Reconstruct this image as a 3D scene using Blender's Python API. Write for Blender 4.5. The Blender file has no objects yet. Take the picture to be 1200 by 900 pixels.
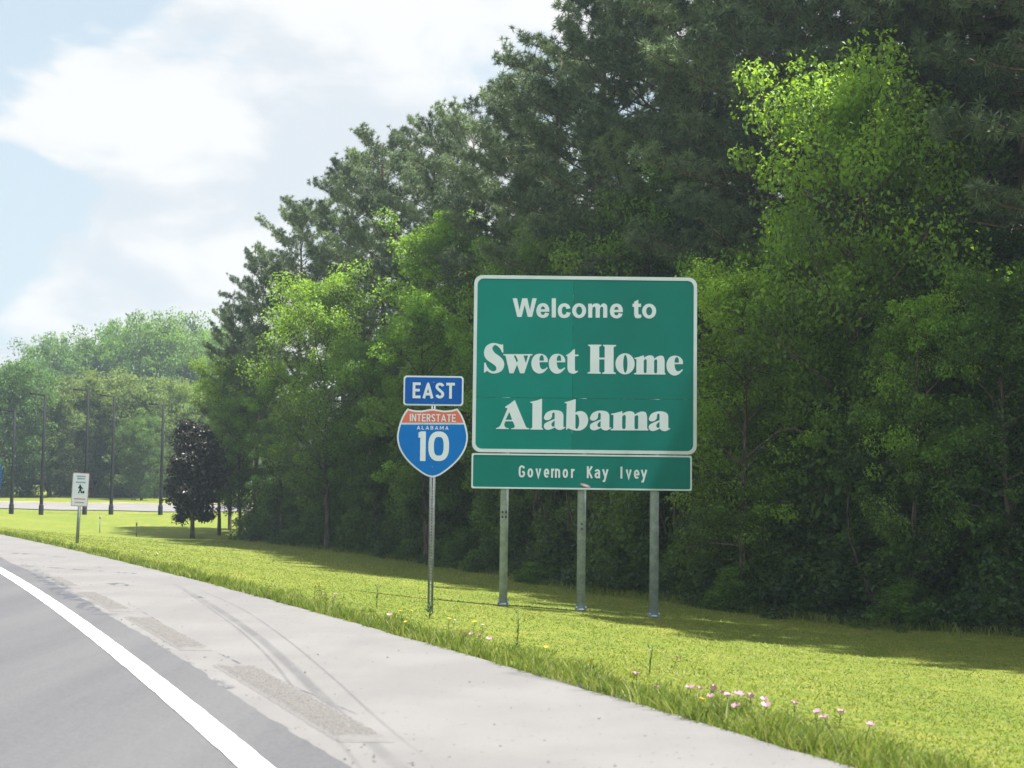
import bpy, math, random
import numpy as np
from mathutils import Vector, Matrix

random.seed(7)
RNG = np.random.default_rng(11)
rad = math.radians
scene = bpy.context.scene
COL = scene.collection

# ------------------------------------------------------------------ camera
CAM_H = 1.35
PITCH = math.atan(122.0 / 1700.0)
ROLL = rad(0.7)
cam_data = bpy.data.cameras.new("camera")
cam = bpy.data.objects.new("camera", cam_data)
COL.objects.link(cam)
cam_data.sensor_width = 36.0
cam_data.lens = 51.0
cam_data.clip_start = 0.1
cam_data.clip_end = 9000.0
cam.matrix_world = (Matrix.Translation((0, 0, CAM_H)) @ Matrix.Rotation(rad(90) + PITCH, 4, 'X')
                    @ Matrix.Rotation(ROLL, 4, 'Z'))
cam_data.dof.use_dof = True
cam_data.dof.focus_distance = 23.5
cam_data.dof.aperture_fstop = 3.4
scene.camera = cam

# ------------------------------------------------------------------ world, sun, exposure
SUN_EL, SUN_AZ = rad(65.0), rad(101.0)        # azimuth from +Y (away from camera) towards +X (right)
world = bpy.data.worlds.new("World")
scene.world = world
world.use_nodes = True
wn, wl = world.node_tree.nodes, world.node_tree.links
wn.clear()
w_out = wn.new("ShaderNodeOutputWorld")
w_bg = wn.new("ShaderNodeBackground")
w_bg.inputs["Strength"].default_value = 0.082
w_sky = wn.new("ShaderNodeTexSky")
w_sky.sky_type = 'NISHITA'
w_sky.sun_disc = False
w_sky.sun_elevation = SUN_EL
w_sky.sun_rotation = SUN_AZ
w_sky.air_density = 1.0
w_sky.dust_density = 1.6
w_sky.ozone_density = 1.0


def wmath(op, a, b=None, c=None, clamp=False):
    n = wn.new("ShaderNodeMath")
    n.operation = op
    n.use_clamp = clamp
    for i, v in enumerate((a, b, c)):
        if v is None:
            continue
        if isinstance(v, (int, float)):
            n.inputs[i].default_value = v
        else:
            wl.new(v, n.inputs[i])
    return n.outputs[0]


w_tc = wn.new("ShaderNodeTexCoord")
w_map = wn.new("ShaderNodeMapping")
w_map.inputs["Scale"].default_value = (1.0, 1.0, 2.2)
w_map.inputs["Location"].default_value = (4.2, 0.4, 0.05)
wl.new(w_tc.outputs["Generated"], w_map.inputs["Vector"])


def wnoise(scale, detail, rough, dist=0.0):
    n = wn.new("ShaderNodeTexNoise")
    n.inputs["Scale"].default_value = scale
    n.inputs["Detail"].default_value = detail
    n.inputs["Roughness"].default_value = rough
    n.inputs["Distortion"].default_value = dist
    wl.new(w_map.outputs["Vector"], n.inputs["Vector"])
    return n.outputs["Fac"]


n_big = wnoise(3.6, 9.0, 0.50, 0.25)
n_shade = wnoise(7.5, 7.0, 0.52, 0.3)


def wrange(v, a, b, c, d, smooth=True):
    n = wn.new("ShaderNodeMapRange")
    n.interpolation_type = 'SMOOTHSTEP' if smooth else 'LINEAR'
    n.inputs["From Min"].default_value = a
    n.inputs["From Max"].default_value = b
    n.inputs["To Min"].default_value = c
    n.inputs["To Max"].default_value = d
    wl.new(v, n.inputs["Value"])
    return n.outputs["Result"]


cover = wrange(n_big, 0.405, 0.470, 0.0, 1.0)
w_sep = wn.new("ShaderNodeSeparateXYZ")
wl.new(w_tc.outputs["Generated"], w_sep.inputs[0])
veil = wrange(w_sep.outputs["Z"], 0.0, 0.5, 0.95, 0.66)     # thin summer haze, thicker to the horizon
w_pale = wn.new("ShaderNodeMix")
w_pale.data_type = 'RGBA'
wl.new(veil, w_pale.inputs["Factor"])
wl.new(w_sky.outputs["Color"], w_pale.inputs["A"])
w_pale.inputs["B"].default_value = (3.55, 4.15, 4.52, 1)
shade = wrange(n_shade, 0.38, 0.56, 0.0, 1.0)
w_cc = wn.new("ShaderNodeMix")
w_cc.data_type = 'RGBA'
wl.new(shade, w_cc.inputs["Factor"])
w_cc.inputs["A"].default_value = (3.85, 4.12, 4.40, 1)
w_cc.inputs["B"].default_value = (4.95, 4.96, 4.98, 1)
w_mix = wn.new("ShaderNodeMix")
w_mix.data_type = 'RGBA'
wl.new(wmath('MULTIPLY', cover, 0.95), w_mix.inputs["Factor"])
wl.new(w_pale.outputs["Result"], w_mix.inputs["A"])
wl.new(w_cc.outputs["Result"], w_mix.inputs["B"])
wl.new(w_mix.outputs["Result"], w_bg.inputs["Color"])
wl.new(w_bg.outputs["Background"], w_out.inputs["Surface"])

sun_data = bpy.data.lights.new("sun", 'SUN')
sun_data.energy = 5.0
sun_data.angle = rad(0.5)
sun_data.color = (1.0, 0.972, 0.925)
sun = bpy.data.objects.new("sun", sun_data)
COL.objects.link(sun)
to_sun = Vector((math.sin(SUN_AZ) * math.cos(SUN_EL), math.cos(SUN_AZ) * math.cos(SUN_EL), math.sin(SUN_EL)))
sun.rotation_euler = to_sun.to_track_quat('Z', 'Y').to_euler()
sun.location = (20, 10, 60)

scene.view_settings.view_transform = 'Standard'
scene.view_settings.look = 'None'
scene.view_settings.exposure = 1.30
scene.view_settings.gamma = 1.0
scene.view_settings.use_curve_mapping = False
scene.render.engine = 'CYCLES'
cy = scene.cycles
cy.max_bounces = 7
cy.diffuse_bounces = 4
cy.glossy_bounces = 2
cy.transmission_bounces = 5
cy.volume_bounces = 0
cy.transparent_max_bounces = 6
cy.use_denoising = True
cy.caustics_reflective = False
cy.caustics_refractive = False
HAZE_DENSITY = 0.0008

# ------------------------------------------------------------------ helpers: objects


def tag(o, label=None, cat=None, group=None, kind=None):
    if label:
        o["label"] = label
    if cat:
        o["category"] = cat
    if group:
        o["group"] = group
    if kind:
        o["kind"] = kind
    return o


def empty(name, loc=(0, 0, 0), rz=0.0):
    o = bpy.data.objects.new(name, None)
    o.empty_display_size = 0.2
    COL.objects.link(o)
    o.location = loc
    o.rotation_euler = (0, 0, rz)
    return o


def link(name, me, parent=None, mat=None):
    o = bpy.data.objects.new(name, me)
    COL.objects.link(o)
    if mat is not None and not me.materials:
        me.materials.append(mat)
    if parent is not None:
        o.parent = parent
    return o


def children_of(o):
    return [c for c in bpy.data.objects if c.parent == o]


def copy_thing(root, kids):
    """kids: list of (part, [sub-parts]) gathered once from the prototype"""
    r = root.copy()
    COL.objects.link(r)
    for part, subs in kids:
        p = part.copy()
        COL.objects.link(p)
        p.parent = r
        for s in subs:
            q = s.copy()
            COL.objects.link(q)
            q.parent = p
    return r


def kids_of(root):
    ch = {}
    for o in bpy.data.objects:
        if o.parent:
            ch.setdefault(o.parent.name, []).append(o)
    return [(p, ch.get(p.name, [])) for p in ch.get(root.name, [])]


def mesh_np(name, V, F, tint=None, smooth=False):
    """V (n,3); F list of arrays with 3 or 4 columns; tint per-vertex float"""
    V = np.asarray(V, np.float32)
    me = bpy.data.meshes.new(name)
    Fs = F if isinstance(F, (list, tuple)) else [F]
    Fs = [np.asarray(f, np.int32) for f in Fs if len(f)]
    loops = np.concatenate([f.ravel() for f in Fs])
    sizes = np.concatenate([np.full(len(f), f.shape[1], np.int32) for f in Fs])
    starts = np.concatenate([[0], np.cumsum(sizes)[:-1]]).astype(np.int32)
    me.vertices.add(len(V))
    me.vertices.foreach_set("co", V.ravel())
    me.loops.add(len(loops))
    me.loops.foreach_set("vertex_index", loops)
    me.polygons.add(len(sizes))
    me.polygons.foreach_set("loop_start", starts)
    if smooth:
        me.polygons.foreach_set("use_smooth", np.ones(len(sizes), bool))
    if tint is not None:
        a = me.attributes.new("tint", 'FLOAT', 'POINT')
        a.data.foreach_set("value", np.asarray(tint, np.float32))
    me.update(calc_edges=True)
    me.validate()
    return me


class MB:
    """collects shapes for ONE mesh"""

    def __init__(s):
        s.V, s.Q, s.T, s.n = [], [], [], 0

    def add(s, V, Q=None, T=None):
        V = np.asarray(V, float).reshape(-1, 3)
        s.V.append(V)
        if Q is not None and len(Q):
            s.Q.append(np.asarray(Q, int) + s.n)
        if T is not None and len(T):
            s.T.append(np.asarray(T, int) + s.n)
        s.n += len(V)
        return s

    def box(s, c, d):
        x, y, z = (v / 2 for v in d)
        P = [(-x, -y, -z), (x, -y, -z), (x, y, -z), (-x, y, -z), (-x, -y, z), (x, -y, z), (x, y, z), (-x, y, z)]
        return s.add(np.array(P) + np.array(c),
                     [(0, 3, 2, 1), (4, 5, 6, 7), (0, 1, 5, 4), (1, 2, 6, 5), (2, 3, 7, 6), (3, 0, 4, 7)])

    def tube(s, pts, rs, sides=6, cap=True):
        V, Q = tube_arrays(pts, rs, sides)
        s.add(V, Q)
        if cap:
            n = len(pts)
            T = [(s.n - sides, s.n - sides + i, s.n - sides + i + 1) for i in range(1, sides - 1)]
            s.T.append(np.array(T))
        return s

    def prism(s, poly, y0, y1):
        """convex polygon in (x,z) pulled from y0 to y1"""
        n = len(poly)
        P = [(p[0], y0, p[1]) for p in poly] + [(p[0], y1, p[1]) for p in poly]
        Q = [(i, (i + 1) % n, n + (i + 1) % n, n + i) for i in range(n)]
        T = [(0, i + 1, i) for i in range(1, n - 1)] + [(n, n + i, n + i + 1) for i in range(1, n - 1)]
        return s.add(P, Q, T)

    def mesh(s, name, smooth=False, tint=None):
        F = []
        if s.Q:
            F.append(np.concatenate(s.Q))
        if s.T:
            F.append(np.concatenate(s.T))
        return mesh_np(name, np.concatenate(s.V), F, tint, smooth)

    def build(s, name, mat, parent=None, smooth=False):
        return link(name, s.mesh(name, smooth), parent, mat)


def tube_arrays(pts, rs, sides=6):
    pts = np.asarray(pts, float)
    rs = np.asarray(rs, float)
    n = len(pts)
    d = np.gradient(pts, axis=0)
    d /= np.linalg.norm(d, axis=1, keepdims=True) + 1e-9
    ref = np.where(np.abs(d[:, 2:3]) > 0.9, np.array([[1.0, 0, 0]]), np.array([[0, 0, 1.0]]))
    u = np.cross(d, ref)
    u /= np.linalg.norm(u, axis=1, keepdims=True) + 1e-9
    v = np.cross(d, u)
    a = np.arange(sides) / sides * 2 * np.pi
    ring = pts[:, None, :] + rs[:, None, None] * (np.cos(a)[None, :, None] * u[:, None, :] + np.sin(a)[None, :, None] * v[:, None, :])
    idx = np.arange(n * sides).reshape(n, sides)
    nx = np.roll(idx, -1, axis=1)
    Q = np.stack([idx[:-1], nx[:-1], nx[1:], idx[1:]], -1).reshape(-1, 4)
    return ring.reshape(-1, 3), Q


# ------------------------------------------------------------------ helpers: materials


class NT:
    def __init__(s, name):
        s.m = bpy.data.materials.new(name)
        s.m.use_nodes = True
        s.n, s.l = s.m.node_tree.nodes, s.m.node_tree.links
        s.n.clear()
        s.out = s.n.new("ShaderNodeOutputMaterial")

    def new(s, t, **kw):
        n = s.n.new(t)
        for k, v in kw.items():
            if hasattr(n, k):
                setattr(n, k, v)
        return n

    def set(s, sock, v):
        if hasattr(v, "is_linked") or hasattr(v, "links"):
            s.l.new(v, sock)
        elif isinstance(v, (tuple, list)) and len(v) == 3 and sock.type == 'RGBA':
            sock.default_value = (*v, 1)
        else:
            sock.default_value = v

    def math(s, op, a, b=0.0, clamp=False):
        n = s.n.new("ShaderNodeMath")
        n.operation = op
        n.use_clamp = clamp
        s.set(n.inputs[0], a)
        s.set(n.inputs[1], b)
        return n.outputs[0]

    def mix(s, f, a, b, blend='MIX'):
        n = s.n.new("ShaderNodeMix")
        n.data_type = 'RGBA'
        n.blend_type = blend
        s.set(n.inputs["Factor"], f)
        s.set(n.inputs["A"], a)
        s.set(n.inputs["B"], b)
        return n.outputs["Result"]

    def noise(s, scale, detail=4.0, rough=0.55, vec=None, dist=0.0, out="Fac"):
        n = s.n.new("ShaderNodeTexNoise")
        n.inputs["Scale"].default_value = scale
        n.inputs["Detail"].default_value = detail
        n.inputs["Roughness"].default_value = rough
        n.inputs["Distortion"].default_value = dist
        if vec is not None:
            s.l.new(vec, n.inputs["Vector"])
        return n.outputs[out]

    def ramp(s, v, a, b, c=0.0, d=1.0):
        n = s.n.new("ShaderNodeMapRange")
        n.interpolation_type = 'SMOOTHSTEP'
        for k, x in (("From Min", a), ("From Max", b), ("To Min", c), ("To Max", d)):
            n.inputs[k].default_value = x
        s.l.new(v, n.inputs["Value"])
        return n.outputs["Result"]

    def coord(s, kind="Object"):
        n = s.n.new("ShaderNodeTexCoord")
        return n.outputs[kind]

    def pos(s):
        return s.n.new("ShaderNodeNewGeometry").outputs["Position"]

    def mapping(s, vec, scale=(1, 1, 1), rot=(0, 0, 0)):
        n = s.n.new("ShaderNodeMapping")
        n.inputs["Scale"].default_value = scale
        n.inputs["Rotation"].default_value = rot
        s.l.new(vec, n.inputs["Vector"])
        return n.outputs["Vector"]

    def attr(s, name, out="Fac"):
        n = s.n.new("ShaderNodeAttribute")
        n.attribute_name = name
        return n.outputs[out]

    def objcol(s):
        return s.n.new("ShaderNodeObjectInfo").outputs["Color"]

    def objrand(s):
        return s.n.new("ShaderNodeObjectInfo").outputs["Random"]

    def bsdf(s, col, rough=0.6, metal=0.0, spec=0.5, bump=None, bump_strength=0.3, bump_dist=0.01):
        n = s.n.new("ShaderNodeBsdfPrincipled")
        s.set(n.inputs["Base Color"], col)
        s.set(n.inputs["Roughness"], rough)
        s.set(n.inputs["Metallic"], metal)
        s.set(n.inputs["Specular IOR Level"], spec)
        if bump is not None:
            b = s.n.new("ShaderNodeBump")
            b.inputs["Strength"].default_value = bump_strength
            b.inputs["Distance"].default_value = bump_dist
            s.l.new(bump, b.inputs["Height"])
            s.l.new(b.outputs["Normal"], n.inputs["Normal"])
        return n

    def finish(s, shader):
        s.l.new(shader.outputs[0], s.out.inputs["Surface"])
        return s.m


def flat_mat(name, col, rough=0.5, metal=0.0, var=0.12, scale=6.0, spec=0.5):
    t = NT(name)
    n = t.noise(scale, 5.0, 0.6, t.coord())
    f = t.ramp(n, 0.3, 0.7, 1.0 - var, 1.0 + var)
    c = t.mix(1.0, col, f, 'MULTIPLY')
    return t.finish(t.bsdf(c, t.ramp(n, 0.3, 0.7, rough * 0.85, min(1, rough * 1.15)), metal, spec))


def leaf_mat(name, dark, light, trans, tfac=0.42, rough=0.5, spec=0.35):
    """leaf tissue: reflects from the lit side and lets light through; tint attribute = young / old leaf plus sun painted onto crown tops"""
    t = NT(name)
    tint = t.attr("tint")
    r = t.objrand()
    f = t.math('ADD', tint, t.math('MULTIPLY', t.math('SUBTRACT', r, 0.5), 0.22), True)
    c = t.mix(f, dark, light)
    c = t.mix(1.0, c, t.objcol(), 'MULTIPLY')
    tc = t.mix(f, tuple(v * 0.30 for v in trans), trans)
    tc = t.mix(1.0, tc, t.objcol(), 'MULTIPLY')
    a = t.bsdf(c, rough, 0.0, spec)
    b = t.n.new("ShaderNodeBsdfTranslucent")
    t.l.new(tc, b.inputs["Color"])
    m = t.n.new("ShaderNodeMixShader")
    m.inputs[0].default_value = tfac
    t.l.new(a.outputs[0], m.inputs[1])
    t.l.new(b.outputs[0], m.inputs[2])
    return t.finish(m)


def bark_mat(name, c0, c1):
    t = NT(name)
    v = t.mapping(t.coord(), (9, 9, 1.6))
    n = t.noise(1.6, 6, 0.65, v)
    return t.finish(t.bsdf(t.mix(t.ramp(n, 0.35, 0.65), c0, c1), 0.9, 0, 0.2, n, 0.8, 0.03))


M = {}
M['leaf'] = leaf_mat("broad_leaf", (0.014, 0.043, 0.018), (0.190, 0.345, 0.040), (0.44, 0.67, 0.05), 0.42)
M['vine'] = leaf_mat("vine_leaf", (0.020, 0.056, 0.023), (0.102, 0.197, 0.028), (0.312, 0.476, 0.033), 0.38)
M['needle'] = leaf_mat("pine_needle", (0.048, 0.095, 0.052), (0.226, 0.299, 0.152), (0.230, 0.328, 0.123), 0.28, 0.45, 0.4)
M['far_leaf'] = leaf_mat("oak_leaf", (0.037, 0.078, 0.033), (0.148, 0.238, 0.057), (0.344, 0.492, 0.066), 0.42)
M['magnolia'] = leaf_mat("magnolia_leaf", (0.018, 0.020, 0.016), (0.043, 0.039, 0.030), (0.025, 0.029, 0.012), 0.10, 0.38, 0.45)
M['bark'] = bark_mat("bark", (0.045, 0.036, 0.030), (0.15, 0.125, 0.105))
M['pine_bark'] = bark_mat("pine_bark", (0.060, 0.043, 0.034), (0.19, 0.145, 0.115))
M['steel'] = flat_mat("galvanised_steel", (0.25, 0.30, 0.335), 0.6, 0.0, 0.18, 9.0, 0.3)
M['steel_dark'] = flat_mat("bolt_hole", (0.03, 0.03, 0.03), 0.8)
M['post'] = flat_mat("weathered_steel", (0.20, 0.22, 0.235), 0.65, 0.0, 0.2, 12.0, 0.3)
M['alu'] = flat_mat("sign_back", (0.42, 0.43, 0.44), 0.5, 0.5, 0.1)
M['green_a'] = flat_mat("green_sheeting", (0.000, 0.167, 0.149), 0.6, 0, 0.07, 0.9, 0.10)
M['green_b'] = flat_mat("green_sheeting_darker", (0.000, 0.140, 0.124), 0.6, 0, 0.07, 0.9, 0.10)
M['white'] = flat_mat("white_sheeting", (0.504, 0.576, 0.648), 0.5, 0, 0.04, 2.0)
M['border'] = flat_mat("border_sheeting", (0.477, 0.540, 0.594), 0.5, 0, 0.06, 1.5)
M['blue'] = flat_mat("blue_sheeting", (0.002, 0.077, 0.342), 0.6, 0, 0.07, 1.5, 0.10)
M['blue_b'] = flat_mat("blue_sheeting_lighter", (0.002, 0.122, 0.423), 0.6, 0, 0.07, 1.5, 0.10)
M['red'] = flat_mat("faded_red_sheeting", (0.50, 0.105, 0.065), 0.45, 0, 0.06, 2.0)
M['black'] = flat_mat("black_paint", (0.018, 0.020, 0.022), 0.7, 0, 0.1, 6.0, 0.12)
M['grey_print'] = flat_mat("grey_print", (0.22, 0.27, 0.33), 0.5)
M['pink_print'] = flat_mat("pink_print", (0.42, 0.22, 0.26), 0.5)
M['lens'] = flat_mat("lamp_lens", (0.5, 0.5, 0.48), 0.3)

# ------------------------------------------------------------------ layout of the place


def XE(y):      # grass side edge of the shoulder
    yc = np.clip(y, -15, 60)
    return 1.7 - 0.4565 * (yc - 7.26) - 0.00184 * (yc - 7.26) * (yc - 19.77) + (y - yc) * np.where(y > 60, -0.62, -0.36)


def XL(y):      # middle of the white edge line
    yc = np.clip(y, -15, 60)
    return -1.21 - 0.4314 * (yc - 7.05) - 0.00184 * (yc - 7.05) * (yc - 22.21) + (y - yc) * np.where(y > 60, -0.60, -0.34)


D_PTS = [-400, -9, 0, 2.3, 5.4, 7.7, 11.4, 20, 400]
Z_PTS = [-0.9, -0.06, -0.03, -0.27, -0.60, -0.78, -1.0, -1.1, -1.1]
FY_PTS = [-500, 58, 66, 80, 95, 106, 150, 250, 6000]
FZ_PTS = [0, 0, 0.05, 0.45, 0.75, 1.02, 1.75, 2.3, 2.3]


def ground_z(x, y):
    x = np.asarray(x, float)
    y = np.asarray(y, float)
    d = (x - XE(y)) * 0.9
    z = np.interp(d, D_PTS, Z_PTS)
    s = np.clip((d - 1.0) / 6.0, 0, 1)
    z = z + np.interp(y, FY_PTS, FZ_PTS) * s * s * (3 - 2 * s)
    z = z + np.where(d > 1.5, 0.025 * np.sin(x * 0.9 + 0.4 * y) * np.sin(y * 0.7) * np.clip((d - 1.5) / 3, 0, 1), 0)
    return z


def gz(x, y):
    return float(ground_z(x, y))


# photo pixel (1200 wide) and a distance -> metres; used only to note down where things stand
def px_at(px, py, Y):
    x, y = px - 600.0, 450.0 - py
    c, s = math.cos(ROLL), math.sin(ROLL)
    x, y = c * x - s * y, s * x + c * y
    dx, dy, dz = x / 1700, 1.0, y / 1700
    cp, sp = math.cos(PITCH), math.sin(PITCH)
    d = (dx, dy * cp - dz * sp, dy * sp + dz * cp)
    t = Y / d[1]
    return d[0] * t, CAM_H + d[2] * t


# ---- ground
def axis(a, b, step, far):
    core = np.arange(a, b + step * 0.5, step)
    g, v, st = [], b, step
    while v < far:
        st *= 1.35
        v += st
        g.append(v)
    h, v, st = [], a, step
    while v > -far:
        st *= 1.35
        v -= st
        h.append(v)
    return np.array(h[::-1] + list(core) + g)


gx = axis(-45, 26, 0.5, 4000)
gy = axis(-8, 150, 0.6, 5000)
X, Y = np.meshgrid(gx, gy)
V = np.stack([X, Y, ground_z(X, Y)], -1).reshape(-1, 3)
idx = np.arange(X.size).reshape(X.shape)
Q = np.stack([idx[:-1, :-1], idx[:-1, 1:], idx[1:, 1:], idx[1:, :-1]], -1).reshape(-1, 4)
t = NT("mown_grass")
p = t.pos()
band = t.noise(0.55, 4, 0.6, t.mapping(p, (1, 0.45, 1), (0, 0, rad(24))))
fine = t.noise(38, 4, 0.7, p)
mid = t.noise(3.2, 5, 0.65, p)
c = t.mix(t.ramp(band, 0.35, 0.65), (0.152, 0.190, 0.033), (0.217, 0.228, 0.044))
c = t.mix(t.ramp(mid, 0.40, 0.62), c, (0.114, 0.171, 0.027))
dry = t.noise(0.9, 5, 0.65, p)
c = t.mix(t.math('MULTIPLY', t.ramp(dry, 0.58, 0.72), 0.5), c, (0.220, 0.194, 0.065))
c = t.mix(t.math('MULTIPLY', t.ramp(fine, 0.45, 0.75), 0.55), c, (0.236, 0.220, 0.046))
c = t.mix(t.math('MULTIPLY', t.ramp(fine, 0.50, 0.22), 0.5), c, (0.122, 0.152, 0.023))
ground = link("ground", mesh_np("ground", V, Q, smooth=True), None,
              t.finish(t.bsdf(c, 0.95, 0, 0.1, fine, 0.9, 0.03)))
tag(ground, kind='structure')


# ---- road sheets
def sheet(name, fl, fr, ys, z, mat, n=1):
    L = np.stack([fl(ys), ys], -1)
    R = np.stack([fr(ys), ys], -1)
    k = np.linspace(0, 1, n + 1)
    P = L[:, None, :] * (1 - k)[None, :, None] + R[:, None, :] * k[None, :, None]
    Vs = np.concatenate([P, np.full(P.shape[:2] + (1,), z)], -1).reshape(-1, 3)
    ii = np.arange(len(ys) * (n + 1)).reshape(len(ys), n + 1)
    Qs = np.stack([ii[:-1, :-1], ii[:-1, 1:], ii[1:, 1:], ii[1:, :-1]], -1).reshape(-1, 4)
    o = link(name, mesh_np(name, Vs, Qs), None, mat)
    return tag(o, kind='structure')


def wob(seed, amp, freq):
    r = np.random.default_rng(seed)
    ph = r.uniform(0, 6.28, 8)
    fr = freq * (1.6 ** np.arange(8))
    return lambda y: amp * sum(np.sin(y * fr[i] + ph[i]) / (1.35 ** i) for i in range(8)) / 2.5


rot_road = rad(23)
t = NT("pale_shoulder_asphalt")
p = t.pos()
lv = t.mapping(p, (1.0, 0.10, 1.0), (0, 0, -rot_road))
big = t.noise(0.8, 4, 0.55, p)
streak = t.noise(2.2, 4, 0.6, lv)
fine = t.noise(150, 3, 0.7, p)
spk = t.noise(26, 2, 0.5, p)
c = t.mix(t.ramp(big, 0.35, 0.65), (0.163, 0.158, 0.156), (0.185, 0.180, 0.176))
c = t.mix(t.math('MULTIPLY', t.ramp(streak, 0.45, 0.75), 0.25), c, (0.125, 0.122, 0.121))
c = t.mix(t.math('MULTIPLY', t.ramp(fine, 0.55, 0.75), 0.35), c, (0.112, 0.109, 0.108))
c = t.mix(t.ramp(spk, 0.69, 0.72), c, (0.061, 0.059, 0.058))
M['shoulder'] = t.finish(t.bsdf(c, 0.85, 0, 0.25, fine, 0.35, 0.006))
t = NT("grey_lane_asphalt")
p = t.pos()
lv = t.mapping(p, (1.0, 0.06, 1.0), (0, 0, -rot_road))
streak = t.noise(1.6, 4, 0.6, lv)
fine = t.noise(48, 5, 0.85, p)
c = t.mix(t.ramp(streak, 0.35, 0.7), (0.091, 0.091, 0.097), (0.112, 0.112, 0.117))
c = t.mix(t.math('MULTIPLY', t.ramp(fine, 0.48, 0.72), 0.6), c, (0.161, 0.160, 0.161))
c = t.mix(t.math('MULTIPLY', t.ramp(fine, 0.48, 0.30), 0.5), c, (0.038, 0.038, 0.041))
M['lane'] = t.finish(t.bsdf(c, 0.8, 0, 0.3, fine, 0.5, 0.006))
t = NT("white_road_paint")
p = t.pos()
w1 = t.noise(60, 4, 0.7, p)
c = t.mix(t.math('MULTIPLY', t.ramp(w1, 0.58, 0.78), 0.5), (0.66, 0.66, 0.65), (0.34, 0.34, 0.34))
M['paint'] = t.finish(t.bsdf(c, 0.6, 0, 0.4, w1, 0.2, 0.003))
t = NT("yellow_road_paint")
c = t.mix(t.ramp(t.noise(40, 4, 0.7, t.pos()), 0.5, 0.8), (0.62, 0.42, 0.03), (0.4, 0.3, 0.08))
M['ypaint'] = t.finish(t.bsdf(c, 0.6))

ys = np.concatenate([np.arange(-60, 4, 2.0), np.arange(4, 45, 0.05), np.arange(45, 260, 2.0)])
ys_c = np.concatenate([np.arange(-60, 4, 2.0), np.arange(4, 60, 0.5), np.arange(60, 260, 2.0)])
we = wob(3, 0.022, 2.2)
wj = wob(5, 0.030, 1.3)
wj2 = wob(9, 0.012, 11.0)
sheet("shoulder", lambda y: XL(y) - 0.6, lambda y: XE(y) + we(y), ys, 0.0, M['shoulder'], 6)
sheet("road", lambda y: XL(y) - 8.9, lambda y: XL(y) + 0.43 + wj(y) + wj2(y), ys, 0.010, M['lane'], 3)
sheet("edge_line", lambda y: XL(y) - 0.088 + wob(12, 0.004, 6)(y), lambda y: XL(y) + 0.088 + wob(13, 0.004, 6)(y), ys, 0.0145, M['paint'])
sheet("far_edge_line", lambda y: XL(y) - 8.0, lambda y: XL(y) - 7.8, ys_c, 0.0145, M['ypaint'])
# broken lane line
mb = MB()
for y0 in np.arange(-50, 200, 12.2):
    yy = np.linspace(y0, y0 + 3.05, 6)
    a = np.stack([XL(yy) - 4.02, yy, np.full(6, 0.0145)], -1)
    b = np.stack([XL(yy) - 3.86, yy, np.full(6, 0.0145)], -1)
    P = np.concatenate([a, b])
    mb.add(P, [(i, i + 6, i + 7, i + 1) for i in range(5)])
tag(mb.build("lane_line", M['paint']), kind='structure')


# ---- worn marks on the shoulder (thin films of rubber and tar)
def film_mat(name, col, lo, hi, scale, strength):
    t = NT(name)
    n = t.noise(scale, 4, 0.65, t.mapping(t.pos(), (1, 0.35, 1), (0, 0, -rot_road)))
    f = t.math('MULTIPLY', t.ramp(n, lo, hi), t.math('MULTIPLY', t.attr("tint"), strength))
    tr = t.n.new("ShaderNodeBsdfTransparent")
    b = t.bsdf(col, 0.8)
    m = t.n.new("ShaderNodeMixShader")
    t.l.new(f, m.inputs[0])
    t.l.new(tr.outputs[0], m.inputs[1])
    t.l.new(b.outputs[0], m.inputs[2])
    return t.finish(m)


def road_px(px, py, z=0.0):
    x, y = px - 600.0, 450.0 - py
    c, s = math.cos(ROLL), math.sin(ROLL)
    x, y = c * x - s * y, s * x + c * y
    cp, sp = math.cos(PITCH), math.sin(PITCH)
    d = (x / 1700, cp - y / 1700 * sp, sp + y / 1700 * cp)
    t = (z - CAM_H) / d[2]
    return d[0] * t, d[1] * t


def spline(P, n=24):
    P = np.asarray(P, float)
    tt = np.linspace(0, len(P) - 1, n)
    out = []
    for u in tt:
        i = min(int(u), len(P) - 2)
        f = u - i
        p0, p1, p2, p3 = P[max(i - 1, 0)], P[i], P[i + 1], P[min(i + 2, len(P) - 1)]
        out.append(0.5 * ((2 * p1) + (-p0 + p2) * f + (2 * p0 - 5 * p1 + 4 * p2 - p3) * f * f + (-p0 + 3 * p1 - 3 * p2 + p3) * f ** 3))
    return np.array(out)


M['rubber'] = film_mat("tyre_rubber", (0.10, 0.103, 0.11), 0.15, 0.60, 2.5, 0.27)
M['tar'] = film_mat("tar_stain", (0.09, 0.10, 0.12), 0.45, 0.65, 6.0, 0.75)


def mark(name, pts_px, w, mat, z):
    P = spline([road_px(*q) for q in pts_px], 40)
    d = np.gradient(P, axis=0)
    d /= np.linalg.norm(d, axis=1, keepdims=True)
    nrm = np.stack([-d[:, 1], d[:, 0]], -1)
    k = np.array([-1, -0.45, 0.45, 1.0])
    V = P[:, None, :] + nrm[:, None, :] * k[None, :, None] * w / 2
    V = np.concatenate([V, np.full(V.shape[:2] + (1,), z)], -1)
    fade = np.sin(np.linspace(0.05, 3.09, 40)) ** 0.5
    tint = np.array([0, 1, 1, 0])[None, :] * fade[:, None]
    ii = np.arange(160).reshape(40, 4)
    Q = np.stack([ii[:-1, :-1], ii[:-1, 1:], ii[1:, 1:], ii[1:, :-1]], -1).reshape(-1, 4)
    return tag(link(name, mesh_np(name, V.reshape(-1, 3), Q, tint.ravel()), None, mat), kind='structure')


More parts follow.
